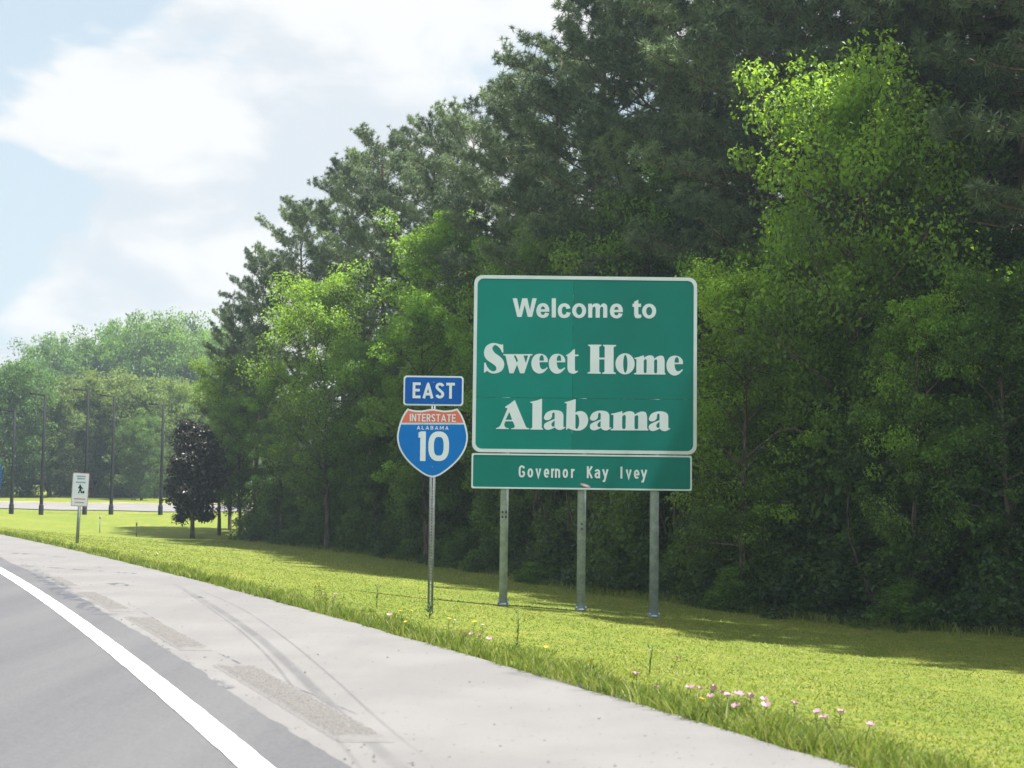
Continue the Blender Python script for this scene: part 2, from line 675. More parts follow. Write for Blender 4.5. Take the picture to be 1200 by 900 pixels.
mark("tyre_mark", [(205, 685), (252, 712), (300, 745), (345, 785), (390, 830), (440, 875), (500, 925)], 0.11, M['rubber'], 0.0040)
mark("tyre_mark", [(215, 692), (250, 716), (285, 742), (320, 776), (350, 815), (390, 860), (430, 910)], 0.035, M['rubber'], 0.0048)
mark("tyre_mark", [(225, 688), (280, 712), (330, 745), (385, 790), (440, 840), (500, 890)], 0.028, M['rubber'], 0.0056)
mark("tyre_mark", [(590, 788), (630, 794), (690, 806), (740, 822)], 0.16, M['rubber'], 0.0040)
mark("tyre_mark", [(45, 664), (95, 668), (140, 671), (180, 674)], 0.16, M['tar'], 0.0052)
mark("tar_stain", [(8, 648), (40, 650), (85, 654)], 0.22, M['tar'], 0.0060)
mark("tar_stain", [(30, 662), (60, 683), (90, 705), (125, 722)], 0.34, M['tar'], 0.0125)
mark("tar_stain", [(130, 735), (175, 765), (225, 795), (275, 818)], 0.14, M['tar'], 0.0064)
mark("crack", [(150, 706), (185, 728), (230, 752), (292, 783), (342, 804), (420, 838)], 0.035, M['tar'], 0.0018)
mark("crack", [(96, 728), (140, 757), (185, 786), (250, 822), (330, 868)], 0.05, M['tar'], 0.0024)
mark("tar_stain", [(215, 783), (240, 795), (270, 808)], 0.16, M['tar'], 0.0068)
mark("tar_stain", [(132, 683), (145, 686), (152, 686)], 0.30, M['tar'], 0.0044)

for (a, b, c_) in ((140, 737, 10), (160, 746, 9), (178, 754, 12), (197, 761, 8), (222, 777, 14), (232, 786, 9), (247, 796, 8), (262, 806, 13), (150, 686, 9), (118, 665, 9), (236, 700, 10)):
    mark("tar_stain", [(a - c_ * .5, b - c_ * .12), (a, b + .5), (a + c_ * .5, b + c_ * .12)], 0.075, M['tar'], 0.0072)
# grit and small stones swept to the side of the lane
rg = np.random.default_rng(21)
mb = MB()
for k in range(230):
    yq = 7.0 * (34 / 7.0) ** rg.uniform()
    w_ = float(XE(yq) - XL(yq))
    xq = float(XL(yq)) + (0.45 + abs(rg.normal(0, .35)) if k % 3 else rg.uniform(.4, w_))
    r_ = rg.uniform(.004, .013)
    a = rg.uniform(0, 6.28)
    P = np.array([(math.cos(a + q * 2.1), math.sin(a + q * 2.1), 0) for q in range(3)]) * r_ * rg.uniform(.7, 1.4, (3, 1))
    top_ = np.array([[rg.normal(0, .3) * r_, rg.normal(0, .3) * r_, r_ * rg.uniform(.6, 1.1)]])
    mb.add(np.concatenate([P, top_]) + np.array([xq, yq, .001]), None, [(0, 1, 3), (1, 2, 3), (2, 0, 3)])
M['grit'] = flat_mat("grit", (0.10, 0.095, 0.09), 0.9, 0, 0.5, 3.0)
tag(mb.build("grit", M['grit']), "dark grit and small stones scattered over the pale shoulder", "grit", kind='stuff')

# ---- milled rumble strips in the shoulder: ridged patches, each one cut separately
t = NT("milled_asphalt")
fine = t.noise(90, 4, 0.75, t.pos())
c = t.mix(t.ramp(fine, 0.35, 0.7), (0.112, 0.106, 0.101), (0.204, 0.195, 0.186))
edge = t.ramp(t.math('ADD', t.attr("tint"), t.math('MULTIPLY', t.noise(14, 5, 0.7, t.pos()), 1.1)), 0.75, 1.15)
c = t.mix(t.math('MULTIPLY', edge, 0.9), (0.192, 0.186, 0.181), c)
M['milled'] = t.finish(t.bsdf(c, 0.9, 0, 0.2, fine, 0.9, 0.01))
rumble_spec = [  # y start, y end along the road, label
    (7.78, 11.0, .61, .92, "longest and nearest milled rumble strip patch on the pale shoulder"),
    (11.92, 14.8, .55, .82, "second milled rumble strip patch beside the white line, just beyond the nearest one"),
    (15.45, 18.05, .52, .78, "third milled rumble strip patch along the shoulder, fainter and farther up"),
    (18.8, 20.9, .53, .71, "farthest milled rumble strip patch, a thin grey smear on the shoulder"),
]
for (y0, y1, RO0, RO1, lab) in rumble_spec:
    n = int((y1 - y0) / 0.095)
    yy = np.linspace(y0, y1, n * 4 + 1)
    ph = np.arange(len(yy)) % 4
    zz = 0.0035 + np.where((ph == 1) | (ph == 2), 0.017, 0.0)
    r = np.random.default_rng(int(y0 * 10))
    cols = 9
    lat = np.linspace(0, 1, cols)
    x0 = XL(yy) + RO0 + r.normal(0, 0.006, len(yy))
    x1 = XL(yy) + RO1 + r.normal(0, 0.006, len(yy))
    PX = x0[:, None] * (1 - lat) + x1[:, None] * lat
    PY = yy[:, None] + (lat[None, :] - 0.5) * 0.01
    PZ = zz[:, None] * r.uniform(0.55, 1.1, (len(yy), cols))
    PZ[:, 0] = PZ[:, -1] = 0.0012
    PZ[0] = PZ[-1] = 0.0012
    V = np.stack([PX, PY, PZ], -1).reshape(-1, 3)
    ii = np.arange(len(yy) * cols).reshape(len(yy), cols)
    Q = np.stack([ii[:-1, :-1], ii[:-1, 1:], ii[1:, 1:], ii[1:, :-1]], -1).reshape(-1, 4)
    ed = np.minimum(np.minimum(lat, 1 - lat)[None, :] * 5.0, np.minimum(yy - y0, y1 - yy)[:, None] * 3.0).clip(0, 1)
    o = link("rumble_strip", mesh_np("rumble_strip", V, Q, ed.ravel()), None, M['milled'])
    tag(o, lab, "rumble strip", "rumble strips milled in the shoulder")

# ---- road across the far lawn (ramp), with a yellow edge line
t = NT("pale_ramp_asphalt")
c = t.mix(t.ramp(t.noise(0.6, 4, 0.6, t.pos()), 0.35, 0.65), (0.161, 0.154, 0.150), (0.188, 0.180, 0.176))
M['ramp'] = t.finish(t.bsdf(c, 0.85))


def cross_sheet(name, y0, y1, lift, mat, x0=-70, x1=8):
    xs = np.arange(x0, x1, 1.0)
    rows = np.linspace(y0, y1, 9)
    XX, YY = np.meshgrid(xs, rows)
    YY = YY + (XX + 20) * 0.10
    V = np.stack([XX, YY, ground_z(XX, YY) + lift], -1).reshape(-1, 3)
    ii = np.arange(XX.size).reshape(XX.shape)
    Q = np.stack([ii[:-1, :-1], ii[:-1, 1:], ii[1:, 1:], ii[1:, :-1]], -1).reshape(-1, 4)
    return tag(link(name, mesh_np(name, V, Q), None, mat), kind='structure')


cross_sheet("ramp_road", 92.0, 106.0, 0.05, M['ramp'])
cross_sheet("ramp_edge_line", 105.0, 105.5, 0.058, M['ypaint'])

# ------------------------------------------------------------------ lettering


def arc(cx, cy, rx, ry, a0, a1, n=14, e=2.3):
    a = np.radians(np.linspace(a0, a1, n))
    c, s = np.cos(a), np.sin(a)
    return [(cx + rx * math.copysign(abs(u) ** (2 / e), u), cy + ry * math.copysign(abs(v) ** (2 / e), v)) for u, v in zip(c, s)]


def sans(ch, w, t, X=0.73):
    """centre lines of a plain road-sign letter: cap height 1, width w, stroke t"""
    l, r, b, T = t / 2, w - t / 2, t / 2, 1 - t / 2
    c = w / 2
    R = (r - l) / 2
    if ch == 'E':
        return [[(l, 0), (l, 1)], [(l, T), (w, T)], [(l, .51), (w * .9, .51)], [(l, b), (w, b)]]
    if ch == 'F':
        return [[(l, 0), (l, 1)], [(l, T), (w, T)], [(l, .5), (w * .9, .5)]]
    if ch == 'L':
        return [[(l, 0), (l, 1)], [(l, b), (w, b)]]
    if ch == 'I' or ch == 'l':
        return [[(c, 0), (c, 1)]]
    if ch == 'T':
        return [[(c, 0), (c, 1)], [(0, T), (w, T)]]
    if ch == 'A':
        return [[(l * .9, 0), (c, T)], [(c, T), (w - l * .9, 0)], [(w * .2, .27), (w * .8, .27)], [(c - t * .3, T), (c + t * .3, T)]]
    if ch == 'N':
        return [[(l, 0), (l, 1)], [(r, 0), (r, 1)], [(l, 1), (r, 0)]]
    if ch == 'M':
        return [[(l, 0), (l, 1)], [(r, 0), (r, 1)], [(l, 1), (c, .25), (r, 1)]]
    if ch == 'S':
        return [arc(c, .745, R, .255 - b, 12, 232, 16, 2.0) + arc(c, .265, R, .265 - b, 52, -168, 16, 2.0)]
    if ch == 'R':
        return [[(l, 0), (l, 1)], [(l, T), (c, T)] + arc(c, (T + .46) / 2, R, (T - .46) / 2, 90, -90, 10, 2.0) + [(l, .46)], [(c, .46), (r, 0)]]
    if ch == 'B':
        return [[(l, 0), (l, 1)], [(l, T), (c, T)] + arc(c, (T + .52) / 2, R * .9, (T - .52) / 2, 90, -90, 10, 2.0) + [(l, .52)],
                [(l, .51), (c, .51)] + arc(c, (b + .51) / 2, R, (.51 - b) / 2, 90, -90, 10, 2.0) + [(l, b)]]
    if ch == 'G':
        return [arc(c, .5, R, .5 - b, 28, 330, 26, 3.0), [(c * 1.1, .46), (r, .46)], [(r, .46), (r, .2)]]
    if ch == 'K':
        return [[(l, 0), (l, 1)], [(l, .38), (w * .94, 1)], [(w * .38, .55), (w * .95, 0)]]
    if ch == 'W':
        q = w * .25
        return [[(l * .9, 1), (q + t * .08, b), (c, T), (w - q - t * .08, b), (w - l * .9, 1)]]
    if ch == '1':
        return [[(r, 0), (r, 1)], [(0, T - t * .15), (r, T - t * .15)]]
    if ch == '0':
        return [arc(c, .5, R, .5 - b, 0, 360, 36, 2.6)]
    if ch == 'o':
        return [arc(c, X / 2, R, X / 2 - b, 0, 360, 28, 2.1)]
    if ch == 'e':
        return [arc(c, X / 2, R, X / 2 - b, 0, 315, 24, 2.1), [(l, X * .47), (w * .98, X * .47)]]
    if ch == 'c':
        return [arc(c, X / 2, R, X / 2 - b, 42, 318, 24, 2.1)]
    if ch == 'v':
        return [[(l * .9, X), (c, b * .6), (w - l * .9, X)]]
    if ch == 'y':
        return [[(l * .9, X), (c * 1.02, b)], [(w - l * .9, X), (w * .36, -.22), (w * .1, -.24)]]
    if ch == 'n':
        return [[(l, 0), (l, X)], arc(c, X * .62, R, X * .38 - b, 180, 0, 12, 2.2) + [(r, 0)]]
    if ch == 'r':
        return [[(c * .6, 0), (c * .6, X)], arc(w * .8, X * .6, w * .5, X * .4 - b, 180, 80, 8, 2.0)]
    if ch == 'm':
        return [[(l, 0), (l, X)], arc((l + c) / 2, X * .66, (c - l) / 2, X * .34 - b, 180, 0, 10, 2.2) + [(c, 0)],
                arc((c + r) / 2, X * .66, (r - c) / 2, X * .34 - b, 180, 0, 10, 2.2) + [(r, 0)]]
    if ch == 't':
        return [[(w * .42, .94), (w * .42, .22)] + arc(w * .42 + w * .36, .22, w * .36, .22 - b, 180, 275, 8, 2.0), [(0, X - b * .8), (w, X - b * .8)]]
    if ch == 'a':
        return [arc(c, X * .68, R, X * .32 - b, 165, 0, 12, 2.2) + [(r, 0)],
                [(r, X * .55), (c, X * .55)] + arc(c * .98, (X * .55 + b) / 2, R * .95, (X * .55 - b) / 2, 90, 270, 10, 2.0) + [(c, b), (r, b * 1.6)]]
    return []


def ribbon(P, t):
    P = np.asarray(P, float)
    keep = np.concatenate([[True], np.linalg.norm(np.diff(P, axis=0), axis=1) > 1e-5])
    P = P[keep]
    closed = np.linalg.norm(P[0] - P[-1]) < 1e-4
    n = len(P)
    L = []
    for i in range(n):
        a = P[i] - P[i - 1] if i > 0 else (P[0] - P[-2] if closed else P[1] - P[0])
        b = P[i + 1] - P[i] if i < n - 1 else (P[1] - P[0] if closed else P[-1] - P[-2])
        a = a / np.linalg.norm(a)
        b = b / np.linalg.norm(b)
        m = a + b
        if np.linalg.norm(m) < 1e-3:
            m = a
        m /= np.linalg.norm(m)
        k = min(1.0 / max(0.35, float(m @ a)), 2.6)
        L.append(np.array([-m[1], m[0]]) * k * t / 2)
    L = np.array(L)
    return P + L, P - L


def sans_mesh(ch, w, t, h, z0=0.0, X=0.73, tx=None):
    """letter w x h metres, lying in the XZ plane facing -Y (toward traffic)"""
    u = w / h
    strokes = sans(ch, u, t, X)
    mb = MB()
    for i, S in enumerate(strokes):
        a, b = ribbon(S, t)
        n = len(a)
        y = -(z0 + 0.0004 * i)
        V = [(p[0] * h, y, p[1] * h) for p in a] + [(p[0] * h, y, p[1] * h) for p in b]
        mb.add(V, [(i2, i2 + 1, n + i2 + 1, n + i2) for i2 in range(n - 1)])
    return mb


GLYPH_CACHE = {}


def sans_line(text, x0, z0, h, widths, gap, t, mat, parent, name="letter", X=0.73, lift=0.003, space=0.4):
    x = x0
    for ch in text:
        if ch == ' ':
            x += space
            continue
        w = widths[ch] if isinstance(widths, dict) else widths
        if ch in 'Il':
            w = t * h
        key = (ch, round(w, 4), h, t, mat.name)
        if key not in GLYPH_CACHE:
            GLYPH_CACHE[key] = sans_mesh(ch, w, t, h, 0.0, X).mesh(name)
            GLYPH_CACHE[key].materials.append(mat)
        o = link(name, GLYPH_CACHE[key], parent)
        o.location = (x, -lift, z0)
        x += w + gap
    return x - gap


def line_width(text, widths, gap, t, h, space):
    x = 0
    for ch in text:
        if ch == ' ':
            x += space
        else:
            x += (t * h if ch in 'Il' else widths[ch] if isinstance(widths, dict) else widths) + gap
    return x - gap


def smooth_outline(s):
    """'x,y x,y* ...' : Catmull-Rom through the points, * marks a corner"""
    pts, cor = [], []
    for tok in s.split():
        k = tok.endswith('*')
        x, y = tok.rstrip('*').split(',')
        pts.append((float(x), float(y)))
        cor.append(k)
    P = np.array(pts)
    n = len(P)
    out = []
    for i in range(n):
        p1, p2 = P[i], P[(i + 1) % n]
        out.append(p1)
        if cor[i] and cor[(i + 1) % n]:
            continue
        p0 = p1 if cor[i] else P[i - 1]
        p3 = p2 if cor[(i + 1) % n] else P[(i + 2) % n]
        for f in (0.2, 0.4, 0.6, 0.8):
            out.append(0.5 * ((2 * p1) + (-p0 + p2) * f + (2 * p0 - 5 * p1 + 4 * p2 - p3) * f * f + (-p0 + 3 * p1 - 3 * p2 + p3) * f ** 3))
    return np.array(out)


def fill_mesh(name, loops, depth):
    """filled outline with holes, given as lists of (x, z); front at y=-depth, back at y=0"""
    cu = bpy.data.curves.new(name, 'CURVE')
    cu.dimensions = '2D'
    cu.fill_mode = 'BOTH'
    cu.extrude = depth / 2
    for L in loops:
        sp = cu.splines.new('POLY')
        sp.points.add(len(L) - 1)
        for q, (x, z) in zip(sp.points, L):
            q.co = (x, z, 0, 1)
        sp.use_cyclic_u = True
    o = bpy.data.objects.new(name, cu)
    COL.objects.link(o)
    me = bpy.data.meshes.new_from_object(o)
    bpy.data.objects.remove(o)
    bpy.data.curves.remove(cu)
    me.transform(Matrix.Translation((0, -depth / 2, 0)) @ Matrix.Rotation(rad(90), 4, 'X'))
    me.name = name
    return me


def round_rect(x0, z0, x1, z1, r, n=6):
    out = []
    for cx, cz, a in ((x1 - r, z0 + r, -90), (x1 - r, z1 - r, 0), (x0 + r, z1 - r, 90), (x0 + r, z0 + r, 180)):
        for k in range(n + 1):
            b = rad(a + 90 * k / n)
            out.append((cx + r * math.cos(b), cz + r * math.sin(b)))
    return out


# heavy serif letters of the slogan; outlines noted in enlarged photo pixels (y down)
SERIF = {
    'S': ["318,122* 322,215* 308,213* 292,180 264,148 230,132 204,160 208,188 232,220 275,250 312,285 331,332 322,385 286,424 225,441 180,433 152,416 142,412* 122,430* 112,430* 115,325* 130,322* 146,366 180,405 214,418 240,406 247,382 232,355 190,325 142,290 116,245 116,190 140,142 190,114 235,112 275,122 300,130*"],
    'w': ["322,231* 636,231* 636,243* 612,248* 548,438* 502,438* 470,345* 432,438* 388,438* 345,248* 322,243*",
          "434,246* 456,246* 480,300* 468,325*", "540,246* 590,246* 565,330*"],
    'e': ["803,318* 799,278 770,242 720,226 665,241 632,288 625,342 640,396 675,431 715,442 755,429 785,402 803,380* 795,373* 770,390 745,395 725,380 715,350 712,318*",
          "712,302* 714,270 726,248 742,243 755,258 760,302*"],
    't': ["1000,243* 1045,215 1083,178* 1096,178* 1096,236* 1136,236* 1134,252* 1096,254* 1096,392 1104,412 1124,411* 1130,418* 1102,438 1066,442 1030,426 1015,388* 1015,255* 1000,252*"],
    'H': ["85,128* 228,129* 228,141* 205,150* 205,269* 264,269* 264,150* 246,142* 246,130* 388,132* 388,144* 360,154* 360,423* 384,433* 384,446* 238,444* 238,432* 262,424* 262,288* 205,288* 205,422* 222,430* 222,443* 78,441* 78,430* 106,421* 108,150* 85,141*"],
    'o': [None],
    'm': ["585,272* 628,262 682,245* 688,247* 688,272* 722,251 757,244 788,254 800,280* 832,258 868,247 900,259 912,305* 912,430* 922,440* 922,452* 583,450* 583,438* 606,430* 608,286* 588,283*",
          "686,304* 694,290* 712,285 719,304* 717,424* 708,436 694,435 686,424*", "798,304* 806,292* 824,287 832,304* 831,425* 823,437 807,436 798,425*"],
    'A': ["295,143* 430,470* 442,482* 472,490* 472,502* 252,500* 252,489* 284,484 294,466 284,432* 268,404* 180,404* 166,446 182,480 220,488* 220,499* 65,497* 65,488* 98,476 122,450* 207,246* 178,238* 178,226* 232,192*",
          "228,290* 182,386* 262,386*"],
    'l': ["485,165* 560,150 616,130* 628,128* 624,483* 640,494* 640,507* 485,505* 485,493* 508,484* 512,184* 485,178*"],
    'a': ["652,355 680,302 738,273 800,268 858,281 885,312 889,350* 889,462 896,475 908,470* 914,480* 882,500 845,511 806,500 785,478* 750,496 702,509 666,498 650,466 664,430 720,400* 782,376* 782,312 773,297 760,298 751,318 748,352 726,380 690,391 662,383",
          "782,394* 752,420 742,446 755,468 782,466*"],
    'b': ["905,170* 970,155 1024,135* 1040,135* 1036,300* 1064,284 1112,280 1162,306 1189,362 1190,412 1166,470 1112,511 1050,518 990,506 945,488* 932,508* 922,508* 930,186* 905,182*",
          "1036,320* 1062,326 1080,372 1082,430 1070,480 1052,497 1036,486*"],
}


def ellipse_pts(cx, cy, rx, ry, n=36):
    return [(cx + rx * math.cos(a), cy + ry * math.sin(a)) for a in np.linspace(0, 2 * np.pi, n, endpoint=False)]


# ------------------------------------------------------------------ the welcome sign
SIGN_Y = 24.1
sx, sz = px_at(684.5, 427, SIGN_Y)
sign = empty("welcome_sign", (sx, SIGN_Y, gz(sx, SIGN_Y)))
tag(sign, "large green welcome sign with white lettering on three steel posts in the grass", "road sign")
SZ0 = sign.location.z


def sp(px, py):                 # photo pixel -> local metres on the sign's face
    x, z = px_at(px, py, SIGN_Y)
    return x - sx, z - SZ0


L0 = sp(555, 322)
R1 = sp(812.5, 532.5)
x0, z1 = L0[0], L0[1]
x1, z0 = -x0 + 0.02, sp(684, 531.5)[1]
x0 = x0 + 0.01
zs = sp(684, 467)[1]
xs_ = sp(671, 427)[0]
bw = 0.060
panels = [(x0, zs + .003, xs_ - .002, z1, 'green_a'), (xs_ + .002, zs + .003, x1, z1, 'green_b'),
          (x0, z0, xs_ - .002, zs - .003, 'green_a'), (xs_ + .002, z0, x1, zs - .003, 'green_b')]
rr = 0.14


def corner_cut(px0, pz0, px1, pz1):
    """panel outline, rounded only where it meets the sign's own corner"""
    out = []
    for cx, cz, sgx, sgz, a in ((px1, pz0, 1, -1, -90), (px1, pz1, 1, 1, 0), (px0, pz1, -1, 1, 90), (px0, pz0, -1, -1, 180)):
        if (abs(cx - (x1 if sgx > 0 else x0)) < 1e-6) and (abs(cz - (z1 if sgz > 0 else z0)) < 1e-6):
            for k in range(7):
                b = rad(a + 15 * k)
                out.append((cx - sgx * rr + rr * math.cos(b), cz - sgz * rr + rr * math.sin(b)))
        else:
            out.append((cx, cz))
    return out


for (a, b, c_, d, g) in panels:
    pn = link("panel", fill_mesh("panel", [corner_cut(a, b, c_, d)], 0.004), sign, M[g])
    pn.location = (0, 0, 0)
bd = link("border", fill_mesh("border", [round_rect(x0 + .004, z0 + .004, x1 - .004, z1 - .004, rr), round_rect(x0 + bw, z0 + bw, x1 - bw, z1 - bw, rr * .75)], 0.002), sign, M['border'])
bd.location = (0, -0.0045, 0)
# stiffening rails on the back of the sheets
for zz in (z0 + .35, (z0 + z1) / 2 + .1, z1 - .35):
    MB().box(((x0 + x1) / 2, 0.022, zz), (x1 - x0 - .1, .042, .06)).build("back_rail", M['alu'], sign)


def serif(ch, k, ox, oy, dx, dy, sgn=None):
    """glyph traced at zoom k with crop origin (ox,oy), moved by (dx,dy) photo pixels"""
    loops = []
    if ch == 'o':
        src = [ellipse_pts(484, 336, 104, 114), ellipse_pts(487, 336, 23, 97)]
    else:
        src = [smooth_outline(s) for s in SERIF[ch]]
    for Lp in src:
        loops.append([sp(ox + q[0] * k + dx, oy + q[1] * k + dy) for q in Lp])
    me = fill_mesh("letter", loops, 0.0015)
    o = link("letter", me, sign, M['white'])
    o.location = (0, -0.0043, 0)


k1, k2 = 130 / 1200, 115 / 1200
for ch, dx, dy in (('S', 0, 0), ('w', 0, 0), ('e', 0, 0), ('e', 188 * k1, 0.15), ('t', 0, 0)):
    serif(ch, k1, 555, 390, dx, dy)
for ch, dx, dy in (('H', 0, 0), ('o', 0, 0), ('m', 0, 0)):
    serif(ch, k1, 680, 390, dx, dy)
serif('e', k1, 555, 390, 158.3, 2.3)
for ch, dx, dy in (('A', 0, 0), ('l', 0, 0), ('a', 0, 0), ('b', 0, 0), ('a', 53.9, 0.55), ('a', 122.9, 1.4)):
    serif(ch, k2, 575, 455, dx, dy)
# the m of the third line is wider than the one above it
mm = [smooth_outline(s) for s in SERIF['m']]
loops = [[sp(715.7 + (q[0] - 583) * (43.9 / 339), 481.9 + (q[1] - 244) * (22.6 / 208)) for q in Lp] for Lp in mm]
o = link("letter", fill_mesh("letter", loops, 0.0015), sign, M['white'])
o.location = (0, -0.0043, 0)

# "Welcome to": plain bold letters, traced the same way
PLAIN = {
    'W': ["68,92* 100,92* 119,180* 139,92* 176,92* 196,180* 214,92* 246,92* 212,230* 180,230* 157,142* 134,230* 102,230*"],
    'e': ["339,192* 337,164 322,138 292,128 258,142 243,184 256,223 294,238 326,226 338,204* 308,198* 302,211 292,215 280,210 275,192*",
          "275,174* 281,158 292,152 303,158 308,174*"],
    'l': ["357,92* 388,92* 388,234* 357,234*"],
    'c': ["496,166* 466,172* 460,158 448,154 436,162 432,184 436,206 449,214 461,208 467,194* 497,199* 484,227 449,239 414,225 402,184 415,144 449,129 482,140"],
    'm': ["627,132* 655,132* 655,146* 668,134 686,130 706,134 716,148* 730,134 746,130 764,142 768,168* 768,236* 738,236* 738,174* 736,159 728,155 717,161 713,180* 713,236* 682,236* 682,176* 680,159 672,155 661,161 657,180* 657,236* 627,236*"],
    't': ["967,132* 967,118* 998,102* 998,132* 1018,132* 1018,156* 998,156* 998,200* 1002,212 1018,211* 1021,233* 1002,240 976,235 967,212* 967,156* 955,156* 955,132*"],
}
kk = 190 / 1200
for ch, dx in (('W', 0), ('e', 0), ('l', 0), ('c', 0), ('o', 0), ('m', 0), ('e', 544), ('t', 0), ('o', 518)):
    if ch == 'o':
        src = [ellipse_pts(560, 184, 52, 55), ellipse_pts(560, 184, 22, 31)]
    else:
        src = [smooth_outline(q) for q in PLAIN[ch]]
    loops = [[sp(590 + (q[0] + dx) * kk, 335 + q[1] * kk + dx * kk * 0.006) for q in Lp] for Lp in src]
    o = link("letter", fill_mesh("letter", loops, 0.0015), sign, M['white'])
    o.location = (0, -0.0043, 0)

# plate with the governor's name, hung under the panels
pa = sp(552.5, 532.8)
pb = sp(811, 574.5)
px0, px1 = -(-pa[0] - 0.0), pb[0]
pz1, pz0 = z0 - 0.012, sp(682, 574)[1]
plate = link("name_plate", fill_mesh("name_plate", [round_rect(px0, pz0, px1, pz1, 0.03)], 0.004), sign, M['green_b'])
b2 = link("border", fill_mesh("border", [round_rect(px0 + .004, pz0 + .004, px1 - .004, pz1 - .004, .03), round_rect(px0 + .03, pz0 + .03, px1 - .03, pz1 - .03, .03)], 0.002), plate, M['border'])
b2.location = (0, -0.0045, 0)
kk = 270 / 1200
hG = sp(684, 546.0)[1] - sp(684, 560.0)[1]
bz = sp(684, 560.3)[1]
for ch, a, b in (('G', 257, 290), ('o', 303, 332), ('v', 345, 374), ('e', 388, 416), ('r', 432, 460), ('n', 473, 500), ('o', 484 + 29, 512 + 4 + 9), ('r', 536, 556),
                 ('K', 612, 640), ('a', 652, 681), ('y', 692, 724), ('I', 787, 797), ('v', 815, 845), ('e', 857, 886), ('y', 893, 926)):
    if ch == 'o' and a > 400:
        a, b = 486, 514
    if ch == 'n':
        a, b = 446, 473
    if ch == 'r' and a < 500:
        a, b = 425, 444
    if ch == 'r' and a > 500:
        a, b = 527, 551
    xa, _ = sp(550 + a * kk, 553)
    xb, _ = sp(550 + b * kk, 553)
    me = sans_mesh(ch, xb - xa, 0.155, hG, 0.0, 0.76).mesh("letter")
    me.materials.append(M['white'])
    o = link("letter", me, plate)
    o.location = (xa, -0.0065, bz)
st = sp(686, 569)
stk = link("sticker", fill_mesh("sticker", [[(st[0] + .085 * math.cos(a) , st[1] + .028 * math.sin(a) - .025 * math.cos(a)) for a in np.linspace(0, 6.28, 20, endpoint=False)]], 0.001), plate, M['pink_print'])
stk.location = (0, -0.0045, 0)
st2 = link("sticker_print", fill_mesh("sticker_print", [[(st[0] + .05 * math.cos(a), st[1] + .012 * math.sin(a) - .014 * math.cos(a)) for a in np.linspace(0, 6.28, 16, endpoint=False)]], 0.001), plate, M['white'])
st2.location = (0, -0.0056, 0)

# three wide-flange steel posts
for pxx, pyb in ((589.5, 711), (681, 721), (767, 726)):
    ax, az = sp(pxx, pyb)
    gzl = gz(sx + ax, SIGN_Y + .1) - SZ0
    ztop = z1 - 0.25
    zb = gzl - 0.25
    hh = ztop - zb
    mb = MB()
    fw, dp, ft = 0.135, 0.16, 0.010
    mb.box((ax, .05, (ztop + zb) / 2), (fw, ft, hh))
    mb.box((ax, .05 + dp, (ztop + zb) / 2), (fw, ft, hh))
    mb.box((ax, .05 + dp / 2, (ztop + zb) / 2), (.008, dp - ft, hh))
    post = mb.build("post", M['steel'], sign)
    f = MB()
    f.box((ax, .05 + dp / 2, gzl + .035), (fw + .05, dp + .06, .03))
    for bx in (-1, 1):
        for by in (0.025, .05 + dp + .02):
            f.box((ax + bx * (fw / 2 + .01), by, gzl + .068), (.028, .028, .034))
    f.build("base_plate", M['steel'], post)
    zfuse = pz0 - (0.42 if pxx < 600 else 0.60)
    if pxx < 700:
        for r_ in (-.045, .035):
            for c_ in ((-.03, .03) if pxx < 600 else (0.0,)):
                MB().prism([(ax + c_ + .017 * math.cos(a), zfuse + r_ + .02 * math.sin(a)) for a in np.linspace(0, 6.28, 10, endpoint=False)], .0425, .0446).build("bolt_hole", M['steel_dark'], post)

# ------------------------------------------------------------------ the route marker
SH_Y = 18.9
hx, _ = px_at(503, 718, SH_Y)
hx = hx + 0.01
route = empty("route_marker", (hx, SH_Y, gz(hx, SH_Y)))
tag(route, "blue and red interstate shield under a blue EAST plate on a perforated post", "road sign")
HZ0 = route.location.z


def hp(px, py):
    x, z = px_at(px, py, SH_Y)
    return x - hx, z - HZ0


kk = 95 / 633


def hz(zx, zy):
    return hp(460 + zx * kk, 430 + zy * kk)


cxs = hz(312, 600)[0]
SHIELD = "118,324* 165,337 225,341* 312,327* 399,341* 459,337 506,324* 540,372 568,440 587,520 586,580 566,648 518,722 448,790 368,846 312,862* 256,846 176,790 106,722 58,648 38,580 37,520 56,440 84,372"
out = smooth_outline(SHIELD)
out[:, 0] = 312 + (out[:, 0] - 312)
outer = [hz(*q) for q in out]
cen = np.array([312, 590])


def inset(P, d):
    P = np.asarray(P)
    n = len(P)
    res = []
    for i in range(n):
        a = P[i] - P[i - 1]
        b = P[(i + 1) % n] - P[i]
        a = a / (np.linalg.norm(a) + 1e-9)
        b = b / (np.linalg.norm(b) + 1e-9)
        m = a + b
        m /= np.linalg.norm(m) + 1e-9
        k = 1 / max(.5, float(m @ a))
        nn = np.array([-m[1], m[0]]) * k * d
        res.append(P[i] + nn)
    return np.array(res)


ins = inset(out, 13)
if abs(ins[:, 0].max() - out[:, 0].max()) < 1e-6 or ins[:, 0].max() > out[:, 0].max():
    ins = inset(out, -13)
shield = link("shield", fill_mesh("shield", [outer], 0.003), route, M['white'])


def clip_half(P, y, keep_above):
    res = []
    n = len(P)
    f = (lambda q: q[1] <= y) if keep_above else (lambda q: q[1] >= y)
    for i in range(n):
        a, b = P[i], P[(i + 1) % n]
        if f(a):
            res.append(tuple(a))
        if f(a) != f(b):
            u = (y - a[1]) / (b[1] - a[1])
            res.append((a[0] + u * (b[0] - a[0]), y))
    return res


